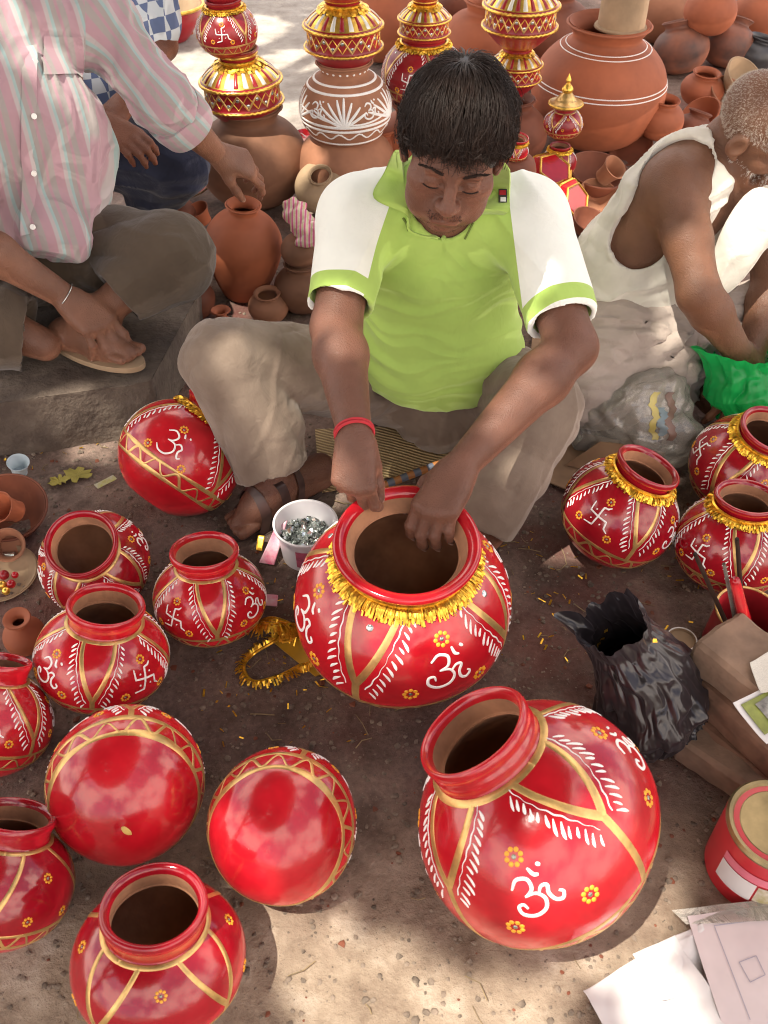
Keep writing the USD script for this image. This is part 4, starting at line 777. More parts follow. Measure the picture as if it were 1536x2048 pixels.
    for e, a in ((cuffE, unit(wrL - elL)), (cuffR, unit(elR - shR))): end_cut(S, e, a, .10, .14, .054)
    S.cut(atd(110, 508, 2.06), unit(-tor + np.array([0, -.5, 0])))
    m = S.mesh(.0042); v, f = relax(*m, 1), m[1]; v = fold(v, f, .008, 3.5, 41, tor); v = fold(v, f, .006, 3.0, 42, elL - shL)
    nn = unit(lat * .85 + unit(elL - shL) * .3); pl = shL - lat * .045
    sl, body = split((v, f), pl, nn)
    uvb = lambda q: np.stack([(q - che) @ lat, (q - che) @ tor], 1); t.mesh("shirt_body", body, "striped_cloth", True, uv=uvb(body[0]))
    cv = spline([shL - (elL - shL) * .5, shL, elL, cuffE + (cuffE - elL) * .3], 40); tn = np.gradient(cv, axis=0); tn /= np.linalg.norm(tn, axis=1, keepdims=True); u0 = unit(np.cross(tn[0], [0, -.3, 1])); fr_ = []
    for q_ in tn: u0 = unit(u0 - q_ * (u0 @ q_)); fr_.append((u0, np.cross(q_, u0)))
    near = np.argmin(((sl[0][:, None] - cv[None]) ** 2).sum(2), 1); w = sl[0] - cv[near]; U_, V_ = np.array([x[0] for x in fr_])[near], np.array([x[1] for x in fr_])[near]; ang = np.arctan2((w * V_).sum(1), (w * U_).sum(1))
    p = t.mesh("sleeve", sl, "striped_cloth", True, uv=np.stack([ang * .068 + .01, near * .01], 1))
    a = unit(wrL - elL); Fc = frame(a); ph = np.linspace(0, 2 * np.pi, 41); rows = [cuffE + a * z + r * (np.cos(ph)[:, None] * Fc[:, 0] + np.sin(ph)[:, None] * Fc[:, 1]) + a * .003 * np.sin(ph * 3)[:, None] for z, r in ((-.060, .064), (-.062, .071), (-.03, .073), (.004, .069), (.010, .064), (.004, .058), (-.03, .055))]
    q = np.vstack(rows); uq = np.stack([np.tile(ph * .07, 7), np.zeros(len(q))], 1); t.mesh("cuff", (q, grid_faces(7, 41)), "striped_cloth", True, p, uv=uq)
    sh = trimesh.Trimesh(*vf(body), process=False)
    def drape(pts, lift):
        cp, ds, ti = trimesh.proximity.closest_point(sh, pts); return cp + sh.face_normals[ti] * lift
    # placket, buttons, pocket laid on the shirt's front
    def cast(px, py):
        o, dd = CAM[None], unit(ray(px, py))[None]; hit, _, ti = sh.ray.intersects_location(o, dd, multiple_hits=False); return (hit[0], sh.face_normals[ti[0]]) if len(hit) else (atd(px, py, 2.05), np.array([0, -1.0, 0]))
    L = [cast(58 + 2 * k * 0, 95 + k * 22) for k in range(18)]; rows = []
    for p_, n_ in L: rows.append([p_ - lat * .016 + n_ * .001, p_ - lat * .015 + n_ * .0045, p_ + lat * .015 + n_ * .0045, p_ + lat * .016 + n_ * .001])
    q = np.array(rows).reshape(-1, 3); t.mesh("placket", (q, grid_faces(18, 4)), "striped_cloth", True, uv=uvb(q))
    for py in (125, 232, 345, 455):
        p_, n_ = cast(68, py); t.mesh("button", join([tube([p_ + n_ * .003, p_ + n_ * .0075], .0058, 10)]), "white_paint", 30)
    g = [cast(85 + 82 * x / 6, 72 + 78 * y / 6) for y in range(7) for x in range(7)]; q = np.array([a_ + b_ * .004 for a_, b_ in g]); cp = drape(q, .0045); t.mesh("pocket", (cp, grid_faces(7, 7)), "striped_cloth", True, uv=uvb(cp))
    # trousers
    L = SDF(); L.el(pel, (.185, .15, .115), None, .05); L.chain([hL, knL], [.105, .095], .05); L.chain([knL, knL * .42 + anL * .58], [.090, .072], .05); L.chain([hR, knR, knR * .3 + anR * .7], [.10, .085, .07], .05)
    e = knL * .42 + anL * .58; a = unit(anL - knL); end_cut(L, e, a, .11, .16, .060)
    m = L.mesh(.005); v = relax(*m, 1); v = pleat(v, m[1], hL * .25 + knL * .45 + anL * .3, [.3, -.6, .7], .012, 9, .20, 51); v = pleat(v, m[1], pel + [.08, -.1, .08], [.3, -.7, .6], .011, 13, .26, 52); v = fold(v, m[1], .004, 4, 53, knL - hL); t.mesh("trousers", (v, m[1]), "dark_olive_cloth", True)
    a = unit(wrR - elR); Fw = frame(a); t.mesh("bracelet", tube(wrR + .0325 * (np.cos(ph)[:, None] * Fw[:, 0] + np.sin(ph)[:, None] * Fw[:, 1]), .0013, 6, False), "mirror_chip", True)
striped_man()
def jeans_person():
    t = T("person", "person in dark jeans and checked shirt sitting half hidden behind the striped shirt", "person", atz(200, 330, 0) * [1, 1, 0])
    pel, che, nek = atd(120, 290, 2.80), atd(215, 60, 2.75), atd(215, -70, 2.75); sh1, sh2 = atd(300, -30, 2.72), atd(110, -30, 2.8); kn = atz(350, 325, .26); an = atz(290, 420, .09); hp = pel + [.1, -.02, 0]
    el = atd(140, 200, 2.62); wr = atd(205, 245, 2.55); hd = atd(225, -190, 2.68); fwd = unit([.4, -.75, -.5]); rt = unit(np.cross(fwd, UP)); Rh = np.stack([rt, fwd, np.cross(rt, fwd)], 1)
    def torso(S, g):
        S.el(che, (.155 + g, .11 + g, .19 + g), None, .05); S.rc(pel, che, .125 + g, .12 + g, .05); S.rc(sh1, sh2, .055 + g, .055 + g, .05); S.rc(che, nek, .08 + g, .05 + g, .05); return S
    B = torso(SDF(), -.01); B.rc(nek, hd, .06, .055, .03); head(B, hd, Rh); B.chain([sh2, el, wr], [.05, .041, .028], .02); hand(B, wr, [.6, -.35, -.25], [-.1, -.5, .85], [.1, .8, .4], [(.4, .7, .4)] * 4, .6, (.5, .3, .2))
    el2 = atd(325, 90, 2.78); wr2 = atd(250, 205, 2.58); B.chain([sh1, el2, wr2], [.05, .041, .028], .02); hand(B, wr2, [-.5, -.3, -.4], [0, -.5, .85], [0, .8, .4], [(.4, .7, .4)] * 4, .6, (.5, .3, .2))
    B.chain([hp, kn, an], [.08, .055, .038], .03); B.rc(an, an + [.05, -.10, -.055], .036, .022, .02); m = B.mesh(.005); t.mesh("body", (relax(*m, 1), m[1]), "skin_dark", True); simple_hair(t, hd, Rh, "black_hair")
    S = torso(SDF(), .01); S.rc(sh1, sh1 + (el2 - sh1) * .7, .066, .062, .03); S.rc(sh2, sh2 + (el - sh2) * .7, .066, .062, .03); S.add(SDF().rc(nek, hd, .062, .08), 0, "s", .006); m = S.mesh(.007); t.mesh("shirt", (fold(relax(*m, 1), m[1], .009, 3, 61, UP), m[1]), "checked_cloth", True)
    L = SDF().el(pel, (.18, .15, .115), None, .05); L.chain([hp, kn, kn * .15 + an * .85], [.108, .088, .066], .05); k2 = atz(90, 360, .22); L.chain([pel - [.08, 0, 0], k2, atz(60, 430, .12)], [.10, .085, .06], .05)
    m = L.mesh(.006); t.mesh("jeans", (fold(relax(*m, 1), m[1], .011, 3, 62, kn - hp), m[1]), "denim_cloth", True)
jeans_person()

# ------------------------------------------------------------------ the old man in the white vest at the right
cloth("vest_cloth", (0.60, 0.57, 0.50), 0.07, crease=0.004)
cloth("dhoti_cloth", (0.36, 0.30, 0.26), 0.08, crease=0.008)
skin("skin_old", (0.135, 0.060, 0.033))
simple("grey_hair", (0.50, 0.45, 0.39), 0.6, var=0.1)
def old_man():
    t = T("person", "bald old man with white stubble in a sleeveless white vest, reaching into the green bag", "person", atz(1290, 700, 0) * [1, 1, 0])
    pel, bel, che, nek = atd(1262, 640, 2.26), atd(1275, 540, 2.20), atd(1355, 425, 2.10), atd(1442, 318, 2.04)
    shR, shL = atd(1352, 372, 2.00), atd(1530, 395, 2.12); elR, wrR = atd(1398, 588, 1.98), atd(1475, 702, 2.06); elL, wrL = atd(1545, 560, 2.16), atd(1500, 715, 2.12)
    hd = atd(1520, 258, 1.95); fwd = unit([.68, -.42, -.48]); up = unit([-.10, -.22, 1]); rt = unit(np.cross(fwd, up)); Rh = np.stack([rt, fwd, np.cross(rt, fwd)], 1)
    tor = unit(nek - pel); lat = unit(shL - shR); frt = unit(np.cross(lat, tor)); frt = frt * np.sign(-frt[1] + frt[0]); Rt = np.stack([lat, np.cross(tor, lat), tor], 1)
    def torso(S, g):
        S.el(che, np.array([.140, .105, .17]) + g, Rt, .05); S.el(bel, np.array([.135, .11, .15]) + g, Rt, .06); S.rc(shR + lat * .05, nek, .045 + g, .048 + g, .05); S.rc(shL - lat * .05, nek, .045 + g, .048 + g, .05); return S
    B = torso(SDF(), -.010); B.el(pel, (.15, .13, .10), None, .05); B.rc(shR, shL, .047, .047, .05); B.el(shR, .056, None, .04); B.el(shL, .056, None, .04)
    B.rc(nek, hd + Rh @ [0, -.03, -.06], .056, .052, .03); head(B, hd, Rh, 1, True, .92)
    for sh, el, wr in ((shR, elR, wrR), (shL, elL, wrL)):
        B.rc(sh, sh + (el - sh) * .5, .054, .048, .03); B.rc(sh + (el - sh) * .5, el, .048, .042, .02); m = el + (wr - el) * .3; B.rc(el, m, .042, .042, .02); B.rc(m, wr, .042, .029, .02)
    hand(B, wrR, unit(wrR - elR) + [0, 0, -.3], [.2, -.7, .6], [.8, .3, 0], [(.3, .5, .3)] * 4, 1.0, (.6, .3, .2)); hand(B, wrL, unit(wrL - elL) + [0, 0, -.2], [.2, -.6, .7], [-.8, .3, 0], [(.3, .5, .3)] * 4, 1.0, (.6, .3, .2))
    hipR, hipL = pel - lat * .05 + [0, -.06, -.01], pel + lat * .09; knR, knL = atz(1180, 770, .14), atz(1530, 640, .20); anR, anL = atz(1395, 770, .07), atz(1430, 800, .05)
    for a, b, c in ((hipR, knR, anR), (hipL, knL, anL)): B.chain([a, b, c], [.07, .052, .036], .03)
    B.rc(anR, anR + [.12, -.03, -.03], .035, .022, .02); B.rc(anL, anL + [.10, -.06, -.02], .034, .022, .02)
    m = B.mesh(.0034); t.mesh("body", (relax(*m, 1), m[1]), "skin_old", True)
    # vest
    V = torso(SDF(), .006); V.rc(bel, pel + tor * .02, .13, .14, .05)
    V.add(SDF().rc(nek - tor * .03, hd, .060, .085), 0, "s", .006)
    V.add(SDF().rc(shR + tor * .05 - lat * .02, shR - tor * .125 - lat * .022, .066, .060), 0, "s", .008); V.add(SDF().rc(shL + tor * .05 + lat * .03, shL - tor * .11 + lat * .03, .066, .06), 0, "s", .008)
    cen = che + frt * .12 + lat * .035; V.rc(cen + tor * .15, cen - tor * .02, .050, .032, .01, "s"); V.rc(cen - tor * .02, cen - tor * .30 + lat * .02, .032, .018, .01, "s")
    V.cut(pel + tor * .03, -tor + np.array([0, 0, -.2]), .004)
    m = V.mesh(.0042); v, f = relax(*m, 1), m[1]; v = pleat(v, f, shR - tor * .12, lat - frt, .005, 9, .26, 71); v = pleat(v, f, pel + tor * .02 - lat * .10, lat, .006, 10, .24, 72); v = fold(v, f, .011, 6, 74, tor + lat * 1.3, 17); t.mesh("vest", (v, f), "vest_cloth", True)
    p1, p2 = atd(1508, 415, 1.98), atd(1448, 560, 2.06); pa = unit(p2 - p1); px_ = unit(np.cross(pa, CAM - p1)); PF = np.stack([px_, np.cross(pa, px_), pa], 1); P = SDF().el(p1 * .62 + p2 * .38, (.046, .016, .105), PF, .02); P.el(p1 * .3 + p2 * .7, (.034, .013, .085), PF, .03); P.el(atd(1540, 440, 2.0), (.05, .02, .055), PF, .03); m = P.mesh(.004); t.mesh("vest_front", (fold(relax(*m, 1), m[1], .008, 3, 73, p2 - p1), m[1]), "vest_cloth", True)
    # dhoti: loose cloth over both legs
    L = SDF(); L.el(pel, (.19, .16, .115), None, .05); L.rc(hipR, knR, .115, .09, .05); L.rc(hipL, knL, .105, .085, .03); L.rc(knR, knR * .35 + anR * .65, .082, .072, .010); L.rc(knL, knL * .4 + anL * .6, .08, .07, .012); L.rc(pel + [.05, -.12, -.02], knL * .5 + pel * .5 + [0, -.05, -.02], .09, .08, .06)
    L.rc(atz(1230, 650, .19), atz(1400, 690, .14), .05, .06, .04); L.add(SDF().rc(atz(1275, 752, .16), atz(1350, 728, .16), .014, .040), 0, "s", .012); L.add(SDF().rc(atz(1350, 728, .16), atz(1430, 700, .16), .040, .034), 0, "s", .012)
    m = L.mesh(.0048); v, f = relax(*m, 1), m[1]; v = pleat(v, f, pel + [.12, -.10, .08], [.2, -.8, .6], .020, 18, .34, 81); v = pleat(v, f, hipR * .3 + knR * .4 + anR * .3, [.2, -.7, .6], .014, 12, .24, 83); v = fold(v, f, .017, 7, 82, [1, -.35, .12], 17); v = fold(v, f, .0025, 5, 84, [1, -.2, -.3], 30); v[:, 2] = np.maximum(v[:, 2], .008); t.mesh("dhoti", (v, f), "dhoti_cloth", True)
    # stubble beard and the rim of white hair
    rs = np.random.default_rng(9); e = []
    hm = SDF(); head(hm, hd, Rh, 1, True, .92); hmv, hmf = hm.mesh(.005); n = normals(hmv, hmf); loc = (hmv - hd) @ Rh
    sel = np.where((loc[:, 2] < -.035) & (loc[:, 1] > -.01) & (loc[:, 2] > -.135) & ~((np.abs(loc[:, 0]) < .024) & (loc[:, 2] > -.078)))[0]; sel2 = np.where((loc[:, 2] > -.045 + .5 * np.maximum(loc[:, 1], 0)) & (loc[:, 1] < .055) & (np.abs(loc[:, 0]) < .081) & ~((loc[:, 2] < .02) & (loc[:, 1] > -.03)))[0]
    dn = Rh @ np.array([0, .1, -1.0]); short_hairs(t.path + "/beard_stubble", hmv, hmf, sel, 2600, .0045, .0007, "white_hair", dn, rs, t.loc); short_hairs(t.path + "/cropped_hair", hmv, hmf, sel2, 16000, .0024, .00045, "grey_hair", dn, rs, t.loc, .35)
    for s in (-1, 1):
        x = rs.random((60, 1)); a = np.hstack([s * (.014 + .036 * x), .0945 - .010 * x * x, .0225 + .007 * np.sin(x * 2.4)]); strands(numbered(t.path + "/eyebrow"), np.stack([hd + a @ Rh.T, hd + (a + [s * .006, .003, .003]) @ Rh.T], 1) - t.loc, .0014, .0006, "white_hair")
old_man()

# ------------------------------------------------------------------ the stock of clay pots behind
def proj(p):
    v = np.asarray(p, float) - CAM; z = v @ _F; return 768 + FPX * (v @ _R) / z, 1024 - FPX * (v @ _U) / z, z
def over(c, py):
    """The point straight above (or below) c that shows at the picture row py."""
    lo, hi = -1.0, 1.35
    for _ in range(50):
        m = (lo + hi) / 2
        if proj([c[0], c[1], m])[1] > py: lo = m
        else: hi = m
    return np.array([c[0], c[1], lo])
def lean(x=0.0, y=0.0, spin=0.0): return frame([x, y, 1], (0, -1, 0)) @ rotz(spin)
def hollow(outer, wall=0.06, deep=None):
    """Outer (r, z) rows from base to lip; returns the outside with the lip, and the inside."""
    o = np.asarray(outer, float); o = spline(o, 8 * len(o)); o[:, 0] = np.maximum(o[:, 0], 0); top = o[-1]
    n = len(o); a = o[n // 4 if deep is None else int(n * deep):][::-1].copy(); t = np.gradient(o, axis=0); t /= np.linalg.norm(t, axis=1, keepdims=True) + 1e-9; nr = np.stack([t[:, 1], -t[:, 0]], 1)[n // 4 if deep is None else int(n * deep):][::-1]
    i = a - nr * wall; i[:, 0] = np.maximum(i[:, 0], 0); i[0] = top + [-wall * .9, -.004]; lipr = np.array([top, top + [-.3 * wall, .3 * wall], top + [-.65 * wall, .3 * wall], i[0]])
    return np.vstack([o, lipr[1:]]), np.vstack([i, [[0, i[-1, 1]]]])
SHAPES = {
    "round": [(0, -.82), (.35, -.80), (.70, -.64), (.94, -.30), (1, .02), (.92, .34), (.72, .58), (.54, .68), (.50, .76), (.56, .86), (.62, .92)],
    "squat": [(0, -.70), (.45, -.68), (.82, -.48), (1, -.05), (.92, .28), (.70, .50), (.56, .58), (.54, .66), (.66, .76)],
    "jar": [(0, -1.30), (.42, -1.29), (.58, -1.15), (.84, -.55), (1, .10), (.94, .52), (.70, .88), (.42, 1.05), (.36, 1.14), (.40, 1.24), (.46, 1.30)],
    "bottle": [(0, -1.0), (.7, -.98), (.95, -.6), (.9, -.1), (.55, .35), (.36, .6), (.34, .85), (.5, 1.0), (.62, 1.04)],
    "cup": [(0, -.75), (.62, -.75), (.66, -.6), (.74, 0), (.9, .6), (1, .78)],
    "bowl": [(0, -.5), (.35, -.5), (.5, -.42), (.78, -.05), (.96, .32), (1, .42)],
    "plate": [(0, -.14), (.6, -.14), (.8, -.08), (.96, .06), (1, .10)],
    "pipe": [(0, -1.6), (.92, -1.6), (1, -1.5), (.98, 0), (1.0, 1.5), (1.06, 1.6)],
    "jug": [(0, -.75), (.5, -.74), (.85, -.5), (1, -.05), (.9, .30), (.60, .48), (.42, .52), (.40, .58), (.44, .64)]}
def clay(name, shape, label, cat, c, R, rot=None, mat="terracotta", group=None, wall=0.07, n=56, inner=None):
    t = T(name, label, cat, c, rot, group); o, i = hollow(SHAPES[shape], wall)
    t.local("body", lathe(o * R, n), mat, True); t.local("inside", lathe(i * R, n), inner or mat, True); return t, o * R
def ground_pot(name, shape, label, cat, px, py, rp, mat="terracotta", tilt=(0, 0), z=0.0, k=None, **kw):
    low = -np.asarray(SHAPES[shape])[:, 1].min(); c, R = place(px, py, rp, low if k is None else k, z); return clay(name, shape, label, cat, c, R, lean(*tilt), mat, **kw)
simple("rib_silver", (0.66, 0.64, 0.56), 0.35, 0.3, var=.1)
def decorated(label, c, R, rot=None, seed=0, n=12, group=None, cone=True):
    rnd = random.Random(seed); t = T("decorated_pot", label, "decorated pot", c, rot, group)
    pts = np.array([(0, -.92), (.36, -.92), (.40, -.84), (.55, -.74), (.80, -.50), (.97, -.33), (1.0, -.27), (.95, -.23), (.93, -.02), (.94, .16), (1.0, .20), (1.0, .26), (.95, .30), (.82, .44), (.62, .58), (.46, .66), (.42, .74), (.46, .86), (.54, .94)]) * R
    o, i = hollow(pts / R, .06); t.local("body", lathe(o * R, 72), "dark_red_paint", 50); t.local("inside", lathe(i * R, 40), "raw_clay", True)
    pf = Profile(spline(pts, 120)); a = np.linspace(0, 2 * np.pi, 97)
    def rope(z, r, k=44): q = pf.at(a, np.full(97, pf.of_z(z * R)), 0.008 * R); return tube(q + 0.012 * R * np.sin(a * k)[:, None] * UP, r * R, 6, False)
    t.local("gold_rope", join([rope(-.28, .035), rope(.23, .04)]), "gold_trim", True)
    t.local("gold_neck_ring", join([tube(pf.at(a, np.full(97, pf.of_z(.86 * R)), .01 * R), .035 * R, 6, False)]), "gold_trim", True)
    zz = np.linspace(0, 2 * np.pi, n * 8 + 1); tri = 2 * np.abs(((zz * n / (2 * np.pi)) % 1) - .5); q0, q1 = pf.of_z(-.20 * R), pf.of_z(.13 * R); t.local("gold_zigzag", stroke(pf, zz, q0 + (q1 - q0) * tri, .055 * R, .014 * R), "gold_paint", True); t.local("gold_zigzag", stroke(pf, zz, q1 - (q1 - q0) * tri, .030 * R, .012 * R), "gold_trim", True)
    r0, r1 = pf.of_z(.31 * R), pf.of_z(.60 * R); t.local("gold_dome", lathe(np.array([pf.at(0.0, q, .010 * R)[[0, 2]] for q in np.linspace(pf.of_z(.29 * R), pf.of_z(.67 * R), 14)]), 72), "gold_trim", True)
    for kind, mat, off in (("dark_rib", "dark_red_paint", 0), ("white_rib", "rib_silver", .5)): [t.local(kind, stroke(pf, np.full(6, (k + off) * 2 * np.pi / n), np.linspace(r0, r1, 6), .15 * R * np.linspace(1, .5, 6), .026 * R), mat, True) for k in range(n)]
    [t.local("mirror_disc", dot(pf, (k + o_) * 2 * np.pi / n, q, .05 * R, .016 * R), "mirror_chip", True) for k in range(n) for o_, q in ((.5, q0 * .7 + q1 * .3), (0, q0 * .3 + q1 * .7))]
    t.local("gold_fringe", fringe_ring(pf, pf.of_z(.72 * R), .30 * R, rnd, 90, .010), "fringe_gold", False); return t
# stack A: two decorated pots on a large clay pot
cA, RA = place(505, 318, 110, .82); clay("clay_pot", "round", "brown round clay pot carrying the leftmost gold stack, beside the hand", "clay pot", cA, RA, None, "clay_brown")
c = over(cA, 178); RR = 80 * proj(c)[2] / FPX; decorated("lower pot of the leftmost gold stack, white and gold ribs over a zigzag", c + [-.012, 0, 0], RR, lean(-.03, 0), 1)
c2 = over(cA + [-.02, 0, 0], 62); R2 = 62 * proj(c2)[2] / FPX
painted_pot("small red pot with gold fringe on top of the leftmost gold stack", c2 + [-.018, 0, 0], R2, lean(-.03, 0, 3.9), matka(R2, .52, .22, .60, .86), 4, .38, seed=31, emblems=(SWASTIKA,), fringe=True, em_z=.18, em_size=.26, paint="dark_red_paint")
c3 = over(cA + [-.04, 0, 0], -45); decorated("topmost pot of the leftmost gold stack, cut by the upper edge", c3, 55 * proj(c3)[2] / FPX, None, 2)
# stack B: a decorated pot on a clay pot painted with white lines, on a wide clay pot
cB, RB = place(694, 332, 100, .82); clay("clay_pot", "round", "pinkish clay pot under the white-lined pot, behind the man's shoulder", "clay pot", cB, RB, None, "terracotta_pale")
cw = over(cB, 212); Rw = 92 * proj(cw)[2] / FPX; t, o = clay("white_lined_pot", "round", "clay pot covered with white painted rings, fans and an om sign", "clay pot", cw, Rw, lean(0, 0, 0.0), "terracotta_pale")
pf = Profile(o[: len(o) - 3]); a = np.linspace(0, 2 * np.pi, 97); f0 = math.pi / 2 + .35
ws = [stroke(pf, a, np.full(97, pf.of_z(z * Rw)), .06 * Rw, .012 * Rw) for z in (.62, .50, -.10, -.20, -.52)] + [stroke(pf, a, pf.of_z(-.32 * Rw) + .07 * Rw * np.sin(a * 14), .04 * Rw, .01 * Rw)]
ws += [stroke(pf, a, pf.of_z(.05 * Rw) + .10 * Rw * np.sin(a * 2 + 1), .04 * Rw, .01 * Rw)]
for k in range(5):
    b0 = f0 - .35 + k * 2 * math.pi / 5
    ws += [stroke(pf, b0 + np.linspace(0, d * .75, 8), pf.of_z(-.10 * Rw) + np.linspace(0, L * Rw, 8), .062 * Rw, .012 * Rw, .5) for d, L in ((-.95, .28), (-.72, .40), (-.5, .48), (-.22, .56), (0, .60), (.25, .50), (.5, .40), (.68, .28))]
    ws.append(glyph(pf, b0 + .62, pf.of_z(.20 * Rw), .30 * Rw, OM, .04 * Rw, 0, .012 * Rw))
t.local("white_lines", join(ws), "white_paint", True); t.local("white_dots", join([dot(pf, k * 2 * np.pi / 22, pf.of_z(.80 * Rw), .03 * Rw, .012 * Rw) for k in range(22)]), "white_paint", True)
cb = over(cB, 68); decorated("gold ribbed pot with zigzag band standing on the white-lined clay pot", cb, 78 * proj(cb)[2] / FPX, None, 3)
cb = over(cB, -35); decorated("topmost pot of the stack over the white-lined pot, cut by the upper edge", cb, 52 * proj(cb)[2] / FPX, None, 4)
# stack C, half hidden by the man's head
cC, RC = place(842, 300, 100, .82); clay("clay_pot", "round", "orange clay pot mostly hidden by the green-shirted man's head", "clay pot", cC, RC)
c = over(cC, 148); RR = 82 * proj(c)[2] / FPX; painted_pot("red pot with yellow fringe just left of the man's hair", c, RR, lean(0, 0, .4), matka(RR, .50, .20, .58, .86), 4, .38, seed=33, emblems=(SWASTIKA, OM), fringe=True, em_z=.1, em_size=.24, paint="dark_red_paint", mirrors=True)
c = over(cC, 48); decorated("small gold and white decorated pot above the man's hair, left one", c, 52 * proj(c)[2] / FPX, None, 5)
c = over(cC, -30); decorated("topmost pot above the man's hair, cut by the upper edge", c, 40 * proj(c)[2] / FPX, None, 6)
# stack D
cD, RD = place(1020, 268, 74, .82); clay("clay_pot", "round", "reddish clay pot showing right of the man's hair under a gold stack", "clay pot", cD, RD, None, "terracotta_dark")
c = over(cD, 140); decorated("gold ribbed pot touching the right side of the man's hair", c, 52 * proj(c)[2] / FPX, None, 7, 10)
c = over(cD, 28); decorated("wide decorated pot with gold rope edge, top of the right-hand stack", c, 75 * proj(c)[2] / FPX, None, 8, 14)
# the big clay pot with white lines and a clay pipe in its mouth
cE, RE = place(1197, 178, 133, .82); t, o = clay("large_clay_pot", "round", "largest terracotta pot with double white lines and a pipe standing in it", "clay pot", cE, RE, lean(.02, -.02), wall=.05, n=96)
pf = Profile(o[: len(o) - 3])
t.local("white_rings", join([stroke(pf, a, np.full(97, pf.of_z(z * RE)), .016 * RE, .006 * RE) for z in (.14, .20, .62, .655)]), "white_paint", True)
cp = over(cE + [.045, -.005, 0], -30); clay("clay_pipe", "pipe", "pale clay pipe standing in the mouth of the largest terracotta pot", "clay pipe", cp, 48 * proj(cp)[2] / FPX, lean(.02, 0), "clay_grey", wall=.12)
# the small gold stack with a finial
cF = atz(1108, 395, 0); g = over(cF, 325); r = 35 * proj(g)[2] / FPX
tg, _ = painted_pot("little fringed red pot under the finial lid, before the largest terracotta pot", g, r, lean(0, 0, .3), matka(r, .5, .22, .58, .9), 4, .4, seed=35, emblems=(None,), fringe=True, flowers=False, paint="dark_red_paint")
hz = g[2] - .75 * r; tg.deform = None; v_, f_ = lathe(spline([(0, 0), (.075, 0), (.07, hz * .4), (.05, hz * .8), (.055, hz), (0, hz)], 40), 40); tg.mesh("stand", (v_ + [g[0], g[1], 0], f_), "terracotta_dark", 40)
g2 = over(cF, 248); r2 = 39 * proj(g2)[2] / FPX; painted_pot("little red and gold pot with white leaves carrying the finial lid", g2, r2, lean(0, 0, .9), matka(r2, .5, .2, .56, .8), 4, .5, seed=36, emblems=(None,), paint="dark_red_paint", leaf=.12)
g3 = over(cF, 203); r3 = 34 * proj(g3)[2] / FPX; t = T("finial_lid", "pale gold lid with a pointed finial on the little red and gold pot", "lid", g3)
t.local("lid", lathe(spline(np.array([(0, -.25), (.9, -.22), (1, -.1), (.92, 0), (.6, .12), (.42, .35), (.25, .55)]) * r3, 60), 48), "gold_paint", 50); t.local("finial", lathe(spline(np.array([(.25, .5), (.34, .7), (.22, .92), (.10, 1.05), (.16, 1.2), (.06, 1.45), (0, 1.6)]) * r3, 40), 32), "gold_trim", True); t.local("gold_rope", tube(np.stack([r3 * .98 * np.cos(a), r3 * .98 * np.sin(a), 0 * a - .1 * r3], 1), .07 * r3, 6, False), "gold_trim", True)
# faceted red and gold lanterns lying behind the man's shoulder
for px, py, z, rr, ax_, lb in ((1098, 352, .10, 46, (.3, -.5, .8), "faceted red and gold box lying next to the little fringed pot"), (1135, 405, .06, 44, (.6, -.6, .45), "faceted red and gold box just right of the man's white sleeve")):
    c = atz(px, py, z); R = rr * proj(c)[2] / FPX; t = T("faceted_box", lb, "box", c, frame(ax_)); h = R * .55; k = np.arange(6) * np.pi / 3; P = lambda r, z: np.stack([r * np.cos(k), r * np.sin(k), np.full(6, z)], 1)
    v = np.vstack([P(R * .75, -h), P(R, -h * .55), P(R, h * .55), P(R * .75, h), [[0, 0, -h], [0, 0, h]]]); i = np.arange(6); j = (i + 1) % 6
    t.local("body", (v, np.vstack([vf((v, grid_faces(4, 6, True)))[1], np.stack([np.full(6, 24), j, i], 1), np.stack([np.full(6, 25), 18 + i, 18 + j], 1)])), "red_paint", False)
    for m_ in range(6):
        a1, b1 = v[6 + m_], v[12 + m_]; a2, b2 = v[6 + (m_ + 1) % 6], v[12 + (m_ + 1) % 6]; cc = (a1 + b2) / 2; t.local("gold_frame", join([tube([cc + (x - cc) * .86 + unit(cc * [1, 1, 0]) * .003, cc + (y - cc) * .86 + unit(cc * [1, 1, 0]) * .003], .004, 5) for x, y in ((a1, b1), (b1, b2), (b2, a2), (a2, a1))] + [tube([a1, b1], .004, 5)]), "gold_trim", 40)
    t.local("gold_cap", join([tube(np.vstack([P(R * .77, z), P(R * .77, z)[:1]]), .004, 5) for z in (-h, h)]), "gold_trim", 40)
c, R = place(1030, 300, 27, .8, .25); tg, _ = painted_pot("tiny fringed red cup between the man's collar and the finial stack", c, R, lean(.1, -.1), matka(R, .62, .3, .85, .9), 4, .4, seed=38, emblems=(None,), fringe=True, flowers=False)
tg.deform = None; v_, f_ = lathe(spline([(0, 0), (.08, 0), (.075, .1), (.06, c[2] - R * .8), (0, c[2] - R * .8)], 30), 32); tg.mesh("stand", (v_ + [c[0], c[1], 0], f_), "terracotta_dark", 40)
